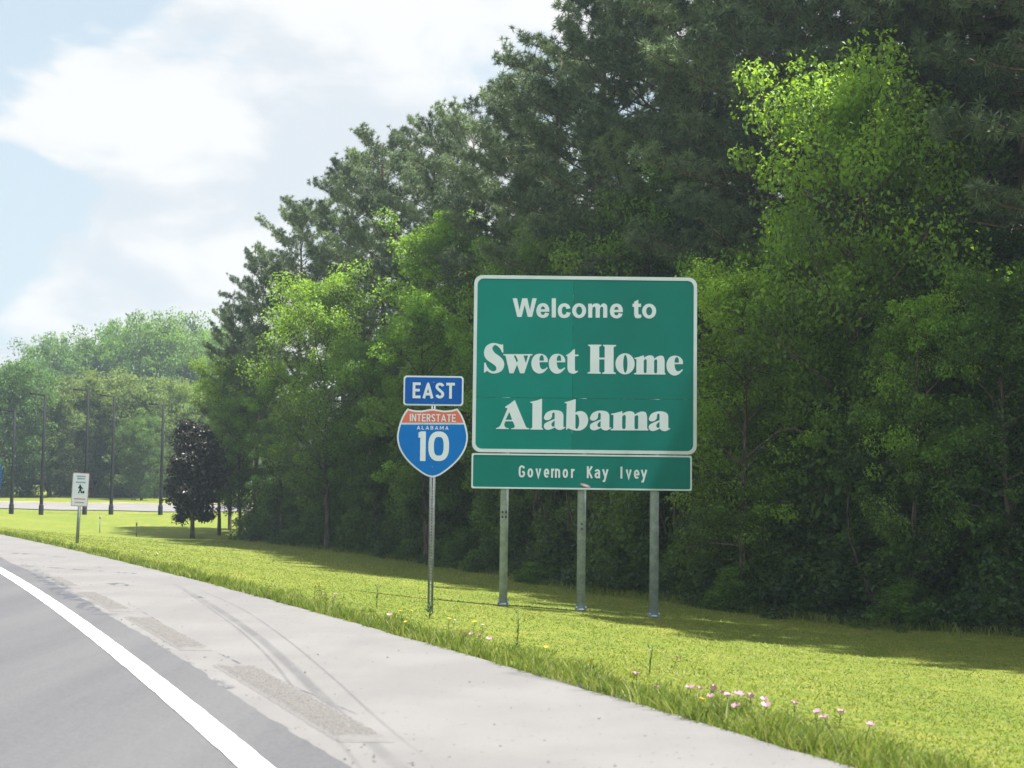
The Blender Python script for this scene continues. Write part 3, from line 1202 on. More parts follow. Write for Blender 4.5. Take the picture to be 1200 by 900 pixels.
red = link("red_field", fill_mesh("red_field", [[hz(*q) for q in clip_half(ins, 435, True)]], 0.001), shield, M['red'])
red.location = (0, -0.0032, 0)
blu = link("blue_field", fill_mesh("blue_field", [[hz(*q) for q in clip_half(ins, 449, False)]], 0.001), shield, M['blue_b'])
blu.location = (0, -0.0032, 0)
pxm = 95 / 633 / 90.0           # one enlarged pixel in metres


def fit_line(text, xc0, xc1, ytop, ybase, t, widths, parent, mat, name):
    """spread letters so that the line runs from xc0 to xc1 (enlarged pixels)"""
    h = (ybase - ytop) * pxm
    W = (xc1 - xc0) * pxm
    ws = {c: widths.get(c, widths['*']) * h for c in set(text)}
    tot = sum((t * h if c in 'I' else ws[c]) for c in text)
    gap = (W - tot) / (len(text) - 1)
    zx, zz = hz((xc0 + xc1) / 2, ybase)
    sans_line(text, zx - W / 2, zz, h, ws, gap, t, mat, parent, name, lift=0.0052)


fit_line("INTERSTATE", 134, 494, 368, 427, 0.15, {'*': .52, 'T': .54, 'N': .60, 'A': .68}, shield, M['white'], "letter")
fit_line("ALABAMA", 190, 437, 460, 490, 0.17, {'*': .75, 'A': .86, 'M': 1.0, 'L': .62}, shield, M['white'], "letter")
# the number
for ch, a, b in (('1', 200, 257), ('0', 278, 440)):
    h = (734 - 503) * pxm
    me = sans_mesh(ch, (b - a) * pxm, 0.185, h).mesh("digit")
    me.materials.append(M['white'])
    o = link("digit", me, shield)
    zx, zz = hz(a, 734)
    o.location = (zx, -0.0052, zz)
# plate
pw0, pz_1 = hz(88, 68)
pw1, pz_0 = hz(552, 303)
pz_1, pz_0 = hz(320, 70)[1], hz(320, 302)[1]
direc = link("direction_plate", fill_mesh("direction_plate", [round_rect(pw0, pz_0, pw1, pz_1, .04)], 0.003), route, M['white'])
bf = link("blue_field", fill_mesh("blue_field", [round_rect(pw0 + .02, pz_0 + .02, pw1 - .02, pz_1 - .02, .03)], 0.001), direc, M['blue'])
bf.location = (0, -0.0032, 0)
fit_line("EAST", 156, 486, 122, 246, 0.17, {'*': .50, 'A': .68, 'S': .55, 'T': .54, 'E': .50}, direc, M['white'], "letter")
# perforated U-channel post: two webs joined by rungs between the holes, and side flanges
mb = MB()
ztop = hz(320, 90)[1]
zb = -0.4
pw = 0.062
yb = 0.012
for sgn in (-1, 1):
    mb.box((sgn * 0.0155, yb, (ztop + zb) / 2), (.015, .004, ztop - zb))
    mb.box((sgn * 0.0245, yb + .017, (ztop + zb) / 2), (.0036, .030, ztop - zb))
    mb.box((sgn * 0.031, yb + .033, (ztop + zb) / 2), (.013, .004, ztop - zb))
z = zb
while z < ztop - .02:
    mb.box((0, yb, z + .008), (.0165, .0038, .016))
    z += 0.0381
mb.build("post", M['post'], route)
for zz in (hz(320, 120)[1], hz(320, 280)[1], hz(312, 400)[1], hz(312, 780)[1]):
    MB().prism([(.006 * math.cos(a), zz + .006 * math.sin(a)) for a in np.linspace(0, 6.28, 8, endpoint=False)], -.0075, -.0045).build("bolt", M['steel'], route)

# ------------------------------------------------------------------ small white regulation sign up the road
NS_Y = 38.3
nx, nz = px_at(90, 633, NS_Y)
small = empty("regulation_sign", (nx, NS_Y, gz(nx, NS_Y)))
tag(small, "small white sign with a black pictogram on a leaning post at the shoulder", "road sign")
small.rotation_euler = (0, rad(2.0), 0)
s_ = NS_Y / 1700.0
bx0, bx1 = -10.0 * s_, 9.6 * s_
bz0, bz1 = 43.0 * s_, 82.0 * s_
MB().box((-0.0, .03, (bz1 - .2) / 2 - .15), (.075, .05, bz1 - .2 + .3)).build("post", M['post'], small)
brd = link("board", fill_mesh("board", [round_rect(bx0, bz0, bx1, bz1, .03)], 0.003), small, M['pink_print'])
fce = link("face", fill_mesh("face", [round_rect(bx0 + .018, bz0 + .018, bx1 - .018, bz1 - .018, .02)], 0.001), brd, M['white'])
fce.location = (0, -.0032, 0)


def bar(x0, z0, x1, z1, mat, name, parent=brd):
    o = link(name, fill_mesh(name, [[(x0, z0), (x1, z0), (x1, z1), (x0, z1)]], 0.001), parent, mat)
    o.location = (0, -.0046, 0)
    return o


hgt = bz1 - bz0
for (fz, a, b) in ((.90, -.12, .12), (.83, -.10, .10), (.72, -.13, .13)):       # rows of small print
    bar(a, bz0 + fz * hgt - .018, b, bz0 + fz * hgt + .018, M['grey_print'], "print_row")
bar(-.15, bz0 + .225 * hgt - .012, .15, bz0 + .225 * hgt + .012, M['red'], "print_row")
bar(-.12, bz0 + .12 * hgt - .014, .12, bz0 + .12 * hgt + .014, M['pink_print'], "print_row")
zc = bz0 + .50 * hgt
pic = fill_mesh("pictogram", [[(-.06, zc - .10), (-.025, zc - .10), (-.005, zc - .03), (.03, zc - .10), (.06, zc - .09), (.03, zc - .01), (.03, zc + .04), (.07, zc + .01), (.075, zc + .03), (.02, zc + .09), (.005, zc + .13), (-.03, zc + .13), (-.035, zc + .09), (-.06, zc + .05), (-.055, zc + .02), (-.025, zc + .04), (-.03, zc - .03)]], 0.001)
o = link("pictogram", pic, brd, M['black'])
o.location = (0, -.0046, 0)
o = link("pictogram", fill_mesh("pictogram", [ellipse_pts(.085, zc - .06, .03, .035, 12)], .001), brd, M['black'])
o.location = (0, -.0046, 0)

# blue panel just entering the picture at the left
bxr, bzt = px_at(2.0, 546, 84)
_, bzb = px_at(2.0, 571, 84)
bsx = bxr - 0.8
bs = empty("blue_sign", (bsx, 84, gz(bsx, 84)))
tag(bs, "blue sign panel cut off by the left edge, standing before the far trees", "road sign")
g0 = gz(bsx, 84)
link("panel", fill_mesh("panel", [round_rect(-.8, bzb - g0, .8, bzt - g0, .05)], .004), bs, M['blue'])
for q in (-.6, .6):
    MB().box((q, .04, (bzt - g0) / 2 - .2), (.07, .05, bzt - g0 + .3)).build("post", M['steel'], bs)

# ------------------------------------------------------------------ light poles by the ramp
POLES = [(13, 481, 605, 82, "leftmost dark light pole, in front of the dark tree at the picture's left edge", 4),
         (48, 462, 603, 83, "dark light pole second from the left, between the leftmost pole and the white sign", 4),
         (99, 457, 602, 85, "dark light pole rising from behind the white regulation sign", -7),
         (130, 464, 599, 86, "dark light pole just right of the white regulation sign", -7),
         (188, 474, 597, 87, "dark light pole touching the left side of the dark magnolia tree", -6)]
for i, (a, yt, ybs, Yp, lab, arm) in enumerate(POLES):
    x, _ = px_at(a, ybs, Yp)
    _, zt = px_at(a, yt, Yp)
    g = gz(x, Yp)
    h = zt - g
    pl = empty("light_pole", (x, Yp, g))
    tag(pl, lab, "light pole", "light poles along the ramp")
    MB().tube([(0, 0, .25), (0, 0, h * .5), (0, 0, h)], [.105, .09, .07], 8).build("pole", M['black'], pl, True)
    MB().tube([(0, 0, -.2), (0, 0, .5), (0, 0, .6)], [.14, .14, .11], 8).build("base", M['black'], pl)
    sgn = -1
    MB().tube([(0, 0, h - .06), (sgn * .35, 0, h - .02), (sgn * .45, 0, h)], [.035, .03, .03], 6).build("arm", M['black'], pl, True)
    hd = MB().box((sgn * .62, 0, h + .01), (.46, .24, .10)).build("lamp_head", M['black'], pl)
    MB().box((sgn * .62, 0, h - .045), (.34, .18, .012)).build("lens", M['lens'], hd)

for a, yb_, Yp, hh, lab in ((117, 618, 66, .75, "thin dark stake in the lawn left of the magnolia tree, the left one of two"), (160, 622, 63, .6, "thin dark stake in the lawn nearer the magnolia tree, the right one of two")):
    x, _ = px_at(a, yb_, Yp)
    stake = MB().box((0, 0, hh / 2 - .1), (.035, .035, hh + .2)).box((0, -.02, hh - .06), (.07, .01, .12)).build("stake", M['post'])
    stake.location = (x, Yp, gz(x, Yp))
    tag(stake, lab, "stake", "stakes in the lawn")

# ------------------------------------------------------------------ foliage generators


def unit(v):
    return v / (np.linalg.norm(v, axis=-1, keepdims=True) + 1e-9)


def leaf_quads(C, Nrm, size, r, aspect=0.62, fold=0.25):
    """one folded leaf (two triangles as a bent quad) per centre"""
    n = len(C)
    a = unit(np.cross(Nrm, unit(r.normal(size=(n, 3)))))
    b = np.cross(Nrm, a)
    L = (size * 0.5)[:, None]
    W = L * aspect
    base = C - a * L
    tip = C + a * L - Nrm * L * 0.25
    l = C + b * W + Nrm * W * fold
    q = C - b * W + Nrm * W * fold
    V = np.stack([base, l, tip, q], 1).reshape(-1, 3)
    i = np.arange(n)[:, None] * 4
    T = np.concatenate([i + np.array([[0, 2, 1]]), i + np.array([[0, 3, 2]])])
    return V, T


def clump_leaves(cent, rad_, n, r, up=0.55, squash=0.62):
    """leaves of one spray: fuller towards the outside and the top"""
    d = unit(r.normal(size=(n, 3)))
    rr_ = rad_ * r.uniform(0.25, 1.0, n) ** 0.6
    P = d * rr_[:, None] * np.array([1, 1, squash])
    P += cent
    N = unit(d * 0.5 + r.normal(size=(n, 3)) * 0.55 + np.array([0, 0, up]))
    return P, N


def crown_tree(seed, H, crown_r, base_frac, n_limb, leaf, per_clump, clump_r, name, trunk_r=0.14, shape=1.0, lean=0.0):
    """returns (trunk mesh, crown mesh): trunk with limbs and sub-branches, leaf sprays at their ends"""
    r = np.random.default_rng(seed)
    wood = MB()
    k = 9
    zz = np.linspace(-0.3, H * 0.93, k)
    wx = np.cumsum(r.normal(0, 0.06, k)) * H / 12 + lean * np.linspace(0, 1, k) ** 1.5
    wy = np.cumsum(r.normal(0, 0.06, k)) * H / 12
    trunk = np.stack([wx - wx[0], wy - wy[0], zz], -1)
    wood.tube(trunk, np.linspace(trunk_r, 0.02, k) * np.array([1.25] + [1] * (k - 1)), 7)
    P, N, S, Tn = [], [], [], []

    def spray(c, cr, n, tone):
        p, nn = clump_leaves(c, cr, n, r)
        P.append(p)
        N.append(nn)
        S.append(leaf * r.uniform(0.65, 1.25, n))
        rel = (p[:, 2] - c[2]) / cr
        Tn.append(np.clip(tone + 0.16 * rel + r.normal(0, 0.13, n), 0, 1))  # upper leaves of each spray tinted lighter, as if sunlit

    for i in range(n_limb):
        u = base_frac + (1 - base_frac) * ((i + r.uniform(0, 1)) / n_limb)
        h = u * H * 0.93
        a = i * 2.39996 + r.uniform(-0.5, 0.5)
        s = (u - base_frac) / (1 - base_frac)
        prof = (0.58 + 1.0 * s - 1.15 * s ** 3) if shape > 0 else (0.78 + 0.85 * s - 1.25 * s * s)
        Lb = crown_r * max(0.22, prof) * r.uniform(0.72, 1.28)
        rise = r.uniform(0.15, 0.65) + 0.55 * s
        st = np.array([np.interp(h, zz, trunk[:, 0]), np.interp(h, zz, trunk[:, 1]), h])
        dirv = unit(np.array([math.cos(a), math.sin(a), rise]))
        mid = st + dirv * Lb * 0.55 + r.normal(0, 0.08, 3) * Lb
        end = st + dirv * Lb + np.array([0, 0, -0.10 * Lb]) + r.normal(0, 0.1, 3) * Lb
        pts = spline([st, mid, end], 6)
        wood.tube(pts, np.linspace(trunk_r * (0.42 - 0.25 * s), 0.012, 6), 5)
        tone_l = 0.05 + 0.55 * s + r.uniform(-0.12, 0.28)     # younger growth and sunlit crown tops, both put into the tint
        nsub = 5 + int(r.integers(0, 3))
        for j in range(nsub):
            f = 0.3 + 0.7 * (j + 0.5) / nsub
            b0 = pts[min(5, int(f * 5))]
            dv = unit(dirv * 0.6 + r.normal(0, 0.75, 3) + np.array([0, 0, 0.25]))
            ln = Lb * r.uniform(0.18, 0.42)
            e = b0 + dv * ln
            wood.tube([b0, (b0 + e) / 2 + r.normal(0, 0.03, 3), e], [0.018, 0.012, 0.006], 4, False)
            cr = clump_r * r.uniform(0.55, 1.25)
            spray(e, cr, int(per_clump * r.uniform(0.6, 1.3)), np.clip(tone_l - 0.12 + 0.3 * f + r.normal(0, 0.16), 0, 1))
            if r.random() < 0.6:
                spray((b0 + e) / 2 + r.normal(0, 0.2, 3) * cr, cr * 0.7, int(per_clump * 0.5), np.clip(tone_l - 0.1, 0, 1))
    top = trunk[-1]
    for j in range(5):
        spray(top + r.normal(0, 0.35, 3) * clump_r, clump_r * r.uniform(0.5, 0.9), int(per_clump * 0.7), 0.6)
    P, N, S, Tn = np.concatenate(P), np.concatenate(N), np.concatenate(S), np.concatenate(Tn)
    V, T = leaf_quads(P, N, S, r)
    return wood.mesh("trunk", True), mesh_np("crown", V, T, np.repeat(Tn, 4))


def pine_tree(seed, H, crown_base, Lmax):
    r = np.random.default_rng(seed)
    wood = MB()
    k = 10
    zz = np.linspace(-0.3, H, k)
    wx = np.cumsum(r.normal(0, 0.07, k))
    wy = np.cumsum(r.normal(0, 0.07, k))
    trunk = np.stack([wx - wx[0], wy - wy[0], zz], -1)
    wood.tube(trunk, np.linspace(0.19, 0.03, k), 8)
    for j in range(9):          # dead stubs below the crown
        h = r.uniform(crown_base * 0.4, crown_base * 1.2)
        a = r.uniform(0, 6.28)
        st = np.array([np.interp(h, zz, trunk[:, 0]), np.interp(h, zz, trunk[:, 1]), h])
        e = st + np.array([math.cos(a), math.sin(a), r.uniform(-.2, .2)]) * r.uniform(.6, 1.8)
        wood.tube([st, (st + e) / 2 + r.normal(0, .06, 3), e], [.03, .02, .008], 4, False)
    tc, td, tn = [], [], []
    nb = 104
    for i in range(nb):
        u = (i + r.uniform(0, 1)) / nb
        h = crown_base + (H - 0.4 - crown_base) * u
        a = i * 2.39996 + r.uniform(-0.5, 0.5)
        prof = 0.72 + 0.28 * u / 0.35 if u < 0.35 else math.sqrt(max(0.10, 1 - ((u - 0.35) / 0.69) ** 2))
        Lb = Lmax * prof * r.uniform(0.55, 1.18)
        rise = -0.10 + 0.60 * u + r.uniform(-0.15, 0.25)
        st = np.array([np.interp(h, zz, trunk[:, 0]), np.interp(h, zz, trunk[:, 1]), h])
        dv = unit(np.array([math.cos(a), math.sin(a), rise]))
        mid = st + dv * Lb * 0.5 + np.array([0, 0, 0.02 * Lb]) + r.normal(0, .06, 3) * Lb
        end = st + dv * Lb + np.array([0, 0, 0.16 * Lb]) + r.normal(0, .07, 3) * Lb
        pts = spline([st, mid, end], 7)
        wood.tube(pts, np.linspace(0.045 * (1.1 - u) + 0.012, 0.008, 7), 5, False)
        side = unit(np.cross(dv, [0, 0, 1]))
        tone = r.choice([0.08, 0.35, 0.62, 0.95]) + r.uniform(-.1, .1)
        ntw = int(8 + Lb * 4.6)
        for j in range(ntw):
            f = 0.36 + 0.64 * ((j + r.uniform(0, 1)) / ntw) ** 0.8
            b0 = np.array([np.interp(f, np.linspace(0, 1, 7), pts[:, q]) for q in range(3)])
            sg = 1 if j % 2 else -1
            tw = unit(dv * 0.5 + side * sg * r.uniform(0.2, 1.0) + np.array([0, 0, r.uniform(0.05, 0.9)]))
            ln = (0.36 + 0.55 * (1 - f)) * r.uniform(0.6, 1.3) * min(1.0, 0.4 + Lb * .5)
            e = b0 + tw * ln
            wood.tube([b0, e], [0.010, 0.004], 3, False)
            for g in (1.0, 0.66, 0.33):
                tc.append(b0 + tw * ln * g + r.normal(0, 0.05, 3))
                td.append(unit(tw + np.array([0, 0, 0.35])))
                tn.append(tone + r.normal(0, 0.12))
    tc, td, tn = np.array(tc), np.array(td), np.array(tn)
    per = 25
    n = len(tc) * per
    ax = np.repeat(td, per, 0)
    c = np.repeat(tc, per, 0)
    d = unit(ax * r.uniform(-0.15, 1.1, (n, 1)) + unit(r.normal(size=(n, 3))) * 0.95)
    L = r.uniform(0.12, 0.215, n)[:, None]
    w = unit(np.cross(d, r.normal(size=(n, 3)))) * 0.0140
    b = c + d * 0.015
    V = np.stack([b - w, b + w, b + d * L - np.array([0, 0, 1.0]) * L * 0.14], 1).reshape(-1, 3)
    T = np.arange(n * 3).reshape(n, 3)
    tint = np.clip(np.repeat(tn, per) + r.normal(0, 0.12, n), 0, 1)
    return wood.mesh("trunk", True), mesh_np("crown", V, T, np.repeat(tint, 3))


def vine_shrub(seed, H, R, n_clump, per, leaf, clump_r):
    """mantle of vines and leaves down to the ground over an uneven mound of stems"""
    r = np.random.default_rng(seed)
    wood = MB()
    for j in range(7):
        a = r.uniform(0, 6.28)
        e = np.array([math.cos(a) * R * .6, math.sin(a) * R * .6, H * r.uniform(.55, .9)])
        wood.tube(spline([(r.normal(0, .15), r.normal(0, .15), -.25), e * .5 + r.normal(0, .2, 3), e], 6), np.linspace(.045, .008, 6), 5, False)
    lob = [(np.array([r.uniform(-.5, .5) * R, r.uniform(-.5, .5) * R, 0]), r.uniform(.55, 1.0)) for _ in range(6)]
    P, N, S, Tn = [], [], [], []
    for j in range(n_clump):
        o, k = lob[int(r.integers(0, len(lob)))]
        d = unit(r.normal(size=3))
        d[2] = abs(d[2])
        rr_ = r.uniform(.72, 1.08)
        c = o * (1 - .4 * d[2]) + d * np.array([R * .62, R * .62, H * k]) * rr_
        c[2] = max(c[2], r.uniform(.08, .5))
        cr = clump_r * r.uniform(.5, 1.3)
        n = int(per * r.uniform(.6, 1.3))
        p, nn = clump_leaves(c, cr, n, r, 0.4, 0.75)
        p[:, 2] -= np.abs(r.normal(0, .25, n)) * cr          # hanging ends
        keep = p[:, 2] > -0.05
        p, nn = p[keep], nn[keep]
        P.append(p)
        N.append(nn)
        S.append(leaf * r.uniform(.6, 1.3, len(p)))
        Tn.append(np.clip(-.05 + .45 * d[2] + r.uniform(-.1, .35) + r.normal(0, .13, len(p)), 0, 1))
    P, N, S, Tn = np.concatenate(P), np.concatenate(N), np.concatenate(S), np.concatenate(Tn)
    V, T = leaf_quads(P, N, S, r, 0.7)
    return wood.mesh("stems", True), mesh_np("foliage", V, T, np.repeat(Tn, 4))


def make_tree(name, meshes, wood_mat, leaf_m, wood_name="trunk", leaf_name="crown"):
    w, c = meshes
    w.materials.append(wood_mat)
    c.materials.append(leaf_m)
    root = empty(name)
    a = link(wood_name, w, root)
    b = link(leaf_name, c, root)
    return {'root': root, 'kids': [(a, []), (b, [])], 'used': False}


def place(proto, x, y, height_scale, rz, label, cat, group=None, color=(1, 1, 1), wide=None, z=None, tilt=(0, 0)):
    if not proto['used']:
        r = proto['root']
        proto['used'] = True
        kids = [k for k, _ in proto['kids']]
    else:
        r = copy_thing(proto['root'], proto['kids'])
        kids = children_fast(r)
    for key in ("group",):
        if key in r:
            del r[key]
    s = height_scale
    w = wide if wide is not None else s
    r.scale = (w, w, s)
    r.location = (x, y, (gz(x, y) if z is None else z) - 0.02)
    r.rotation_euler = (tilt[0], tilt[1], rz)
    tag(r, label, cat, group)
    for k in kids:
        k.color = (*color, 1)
    return r


_last = {}


def children_fast(r):
    return list(r.children)


PINES = [make_tree("pine_tree", pine_tree(100 + i, 17.0, cb, lm), M['pine_bark'], M['needle']) for i, (cb, lm) in enumerate(((4.2, 3.3), (5.2, 3.1), (3.4, 3.5), (4.0, 3.2)))]
BROAD = [make_tree("broadleaf_tree", crown_tree(200, 10.0, 2.9, 0.16, 26, 0.118, 150, 0.74, "b"), M['bark'], M['leaf']),
         make_tree("broadleaf_tree", crown_tree(201, 10.0, 2.5, 0.22, 26, 0.112, 155, 0.70, "b", lean=0.6), M['bark'], M['leaf']),
         make_tree("broadleaf_tree", crown_tree(202, 10.0, 2.2, 0.14, 26, 0.112, 150, 0.64, "b", lean=-0.5), M['bark'], M['leaf']),
         make_tree("broadleaf_tree", crown_tree(203, 10.0, 3.2, 0.20, 28, 0.118, 150, 0.80, "b"), M['bark'], M['leaf'])]
SHRUB = [make_tree("vine_covered_shrub", vine_shrub(300 + i, 3.6, 1.9, 150, 100, 0.105, 0.42), M['bark'], M['vine'], "stems", "foliage") for i in range(3)]
OAK = [make_tree("oak_tree", crown_tree(400 + i, 10.0, cr, 0.05, 46, 0.24, 75, 1.05, "o", trunk_r=0.28), M['bark'], M['far_leaf']) for i, cr in enumerate((5.0, 4.4, 5.6))]
MAG = make_tree("magnolia_tree", crown_tree(500, 4.9, 1.18, 0.17, 40, 0.15, 90, 0.42, "m", trunk_r=0.11, shape=-1), M['bark'], M['magnolia'])

# ---- named trees along the forest edge: (photo px, top py, distance) measured, then labels
rs = random.Random(5)


def by_px(proto, native, px, ytop, Y, lab, cat, group=None, color=(1, 1, 1), wide=1.0, rz=None, xoff=0.0):
    x, zt = px_at(px, ytop, Y)
    x += xoff
    h = zt - gz(x, Y)
    s = h / native
    return place(proto, x, Y, s, rs.uniform(0, 6.28) if rz is None else rz, lab, cat, group, color, wide=s * wide)


EDGE_PINES = [
    (276, 362, 71, 0.82, "small ragged pine at the far left tip of the forest, thin against the sky"),
    (308, 300, 69, 0.85, "pine at the left end of the forest, its top first to rise beside the cloud"),
    (354, 240, 66, 0.88, "pine second from the forest's left end, behind the bright leafy tree"),
    (405, 196, 63, 0.88, "pine on the stepped skyline above the bright leafy tree's right half"),
    (455, 168, 59, 0.92, "pine on the skyline straight above the blue EAST plate's left edge"),
    (503, 152, 56, 0.92, "pine with a rounded top on the skyline above the route shield"),
    (552, 136, 52, 0.92, "pine on the skyline above the left edge of the welcome sign"),
    (602, 104, 48, 0.95, "pine whose tufts stand out against the sky above the word Welcome"),
    (652, 62, 46, 0.95, "tallest pine of the visible skyline, touching the top of the picture"),
    (705, -25, 42, 1.0, "large grey-green pine above the middle of the welcome sign"),
    (775, -100, 40, 1.05, "large pine above the right part of the welcome sign, top out of the picture"),
    (850, -180, 38, 1.05, "pine left of the tall bright leafy tree, right above the sign's corner"),
    (925, -260, 34.5, 1.05, "pine directly behind the tall bright leafy tree's left side"),
    (1020, -330, 34, 1.05, "pine directly behind the tall bright leafy tree's right side"),
    (1110, -400, 33.5, 1.1, "pine between the tall bright leafy tree and the bare trunk at right"),
]
for i, (a, yt, Yp, wd, lab) in enumerate(EDGE_PINES):
    by_px(PINES[i % 4], 17.0, a, yt, Yp, lab, "pine tree", "pines along the forest edge", (0.95 + 0.1 * rs.random(),) * 3, wide=wd)

BARE = make_tree("pine_tree", pine_tree(140, 17.0, 8.6, 3.2), M['pine_bark'], M['needle'])
by_px(BARE, 17.0, 1187, -420, 31.0, "pine with a long bare dark trunk and crooked limbs at the right edge", "pine tree", "pines along the forest edge")

ZONES = [(-999, 305, "by the dark magnolia at the forest's left foot"), (305, 400, "under the round bright tree at left"), (400, 470, "just left of the route shield"),
         (470, 556, "between the shield and the welcome sign"), (556, 640, "behind the welcome sign's left post"), (640, 725, "behind the welcome sign's middle post"),
         (725, 815, "behind the welcome sign's right post"), (815, 905, "just right of the welcome sign"), (905, 985, "below the left side of the tall bright tree"),
         (985, 1070, "below the right side of the tall bright tree"), (1070, 1140, "near the picture's right edge"), (1140, 1230, "at the very right edge of the picture"), (1230, 99999, "at the forest's near end, past the right edge")]


def zone(x, y):
    q = 600 + 1700 * x / y
    return next(t_ for a_, b_, t_ in ZONES if a_ <= q < b_)


# forest interior: crowded pines behind the edge row
FL = np.array([(-13.0, 73), (-12.3, 69), (-11, 63.3), (-4.6, 50.4), (0.1, 39.2), (2.0, 33.1), (4.3, 28.9), (6.2, 25.8), (8.8, 24.0), (12.5, 21.0), (16.5, 16.0)])
seg = np.linalg.norm(np.diff(FL, axis=0), axis=1)
cum = np.concatenate([[0], np.cumsum(seg)])


def along(s_m, off):
    x = np.interp(s_m, cum, FL[:, 0])
    y = np.interp(s_m, cum, FL[:, 1])
    e = 0.5
    tx = np.interp(min(s_m + e, cum[-1]), cum, FL[:, 0]) - np.interp(max(s_m - e, 0), cum, FL[:, 0])
    ty = np.interp(min(s_m + e, cum[-1]), cum, FL[:, 1]) - np.interp(max(s_m - e, 0), cum, FL[:, 1])
    n = math.hypot(tx, ty)
    return x - ty / n * off, y + tx / n * off


for row, off in enumerate((8.0, 12.0)):
    for s_m in np.arange(3 + 2 * row, cum[-1], 4.4):
        x, y = along(s_m + rs.uniform(-.8, .8), off + rs.uniform(-.8, .8))
        h = rs.uniform(14.0, 16.5) * (0.66 if s_m < 16 else 0.78 if s_m < 32 else 0.95)
        place(PINES[rs.randrange(4)], x, y, h / 17.0, rs.uniform(0, 6.28), "tall pine behind the first forest row, " + zone(x, y), "pine tree", "pines behind the edge " + zone(x, y), (0.9 + .15 * rs.random(),) * 3)
# pines at and beyond the right edge of the picture, shading the grass
for x, y, h in ((11.2, 24.2, 20.5), (12.9, 20.8, 20), (15.5, 18.5, 19), (14.0, 27.5, 20)):
    place(PINES[rs.randrange(4)], x, y, h / 17.0, rs.uniform(0, 6.28), "tall pine at the forest's near end by the picture's right edge", "pine tree", "pines at the near end of the forest")

NAMED_BROAD = [  # proto, px, ytop, Y, wide, colour (lit trees tinted brighter, shaded ones darker), label
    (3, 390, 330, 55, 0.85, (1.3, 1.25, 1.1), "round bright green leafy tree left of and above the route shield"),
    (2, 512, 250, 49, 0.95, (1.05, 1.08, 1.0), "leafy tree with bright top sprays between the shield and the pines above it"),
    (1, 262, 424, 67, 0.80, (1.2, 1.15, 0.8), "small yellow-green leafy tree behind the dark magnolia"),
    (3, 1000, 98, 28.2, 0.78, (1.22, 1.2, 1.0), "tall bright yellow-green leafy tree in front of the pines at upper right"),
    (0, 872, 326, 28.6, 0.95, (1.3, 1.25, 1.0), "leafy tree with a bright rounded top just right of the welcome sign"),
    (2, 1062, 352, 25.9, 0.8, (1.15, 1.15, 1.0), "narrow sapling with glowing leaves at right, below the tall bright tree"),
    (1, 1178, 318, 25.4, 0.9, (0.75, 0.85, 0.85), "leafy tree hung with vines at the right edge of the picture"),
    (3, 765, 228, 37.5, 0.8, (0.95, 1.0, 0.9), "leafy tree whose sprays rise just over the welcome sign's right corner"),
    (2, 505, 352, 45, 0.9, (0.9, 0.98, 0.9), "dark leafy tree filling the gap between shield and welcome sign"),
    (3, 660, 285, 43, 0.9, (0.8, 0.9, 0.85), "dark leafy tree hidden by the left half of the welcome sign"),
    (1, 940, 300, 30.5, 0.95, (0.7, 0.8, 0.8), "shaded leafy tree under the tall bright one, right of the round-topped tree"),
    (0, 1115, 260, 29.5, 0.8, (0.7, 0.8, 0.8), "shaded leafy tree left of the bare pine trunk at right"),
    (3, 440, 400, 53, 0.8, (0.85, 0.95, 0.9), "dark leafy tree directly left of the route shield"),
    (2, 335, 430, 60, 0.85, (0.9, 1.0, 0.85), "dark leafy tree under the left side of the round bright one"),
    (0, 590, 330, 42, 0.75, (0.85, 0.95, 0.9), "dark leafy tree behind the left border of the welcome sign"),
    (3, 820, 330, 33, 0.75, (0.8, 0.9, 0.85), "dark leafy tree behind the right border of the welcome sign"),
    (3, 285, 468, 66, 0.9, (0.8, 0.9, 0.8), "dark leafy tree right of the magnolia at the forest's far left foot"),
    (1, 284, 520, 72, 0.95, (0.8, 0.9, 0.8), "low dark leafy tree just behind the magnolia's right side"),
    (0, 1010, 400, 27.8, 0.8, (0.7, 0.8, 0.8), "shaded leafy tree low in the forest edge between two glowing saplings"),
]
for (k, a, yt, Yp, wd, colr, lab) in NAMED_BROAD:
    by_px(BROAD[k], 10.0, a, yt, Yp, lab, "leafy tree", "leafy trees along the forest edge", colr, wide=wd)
# understorey filling the forest between the pines
for s_m in np.arange(2, cum[-1], 2.6):
    x, y = along(s_m + rs.uniform(-.6, .6), 5.6 + rs.uniform(-.8, 1.2))
    h = rs.uniform(6.5, 9.5) * (0.8 if s_m < 8 else 1)
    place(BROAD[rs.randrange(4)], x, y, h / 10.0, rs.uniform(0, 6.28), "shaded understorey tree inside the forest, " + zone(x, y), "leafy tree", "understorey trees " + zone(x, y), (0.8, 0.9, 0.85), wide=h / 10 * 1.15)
# vine-covered shrubs along the foot of the forest
for s_m in np.arange(0.3, cum[-1], 1.55):
    x, y = along(s_m + rs.uniform(-.3, .3), 1.35 + rs.uniform(-.35, .6))
    h = rs.uniform(2.2, 4.6)
    place(SHRUB[rs.randrange(3)], x, y, h / 3.6, rs.uniform(0, 6.28), "dense vine-covered shrub at the forest's foot, " + zone(x, y), "shrub", "vine-covered shrubs " + zone(x, y), (0.9 + .15 * rs.random(), 0.95 + .1 * rs.random(), 0.95), wide=rs.uniform(.85, 1.1))
for s_m in np.arange(2, cum[-1], 2.6):
    x, y = along(s_m, 3.2 + rs.uniform(-.4, .4))
    h = rs.uniform(4.5, 7.0) * (0.8 if s_m < 12 else 1)
    place(SHRUB[rs.randrange(3)], x, y, h / 3.6, rs.uniform(0, 6.28), "tall vine-draped thicket above the shrubs, " + zone(x, y), "shrub", "vine thickets " + zone(x, y), (0.9, 1.0, 0.95), wide=1.35)
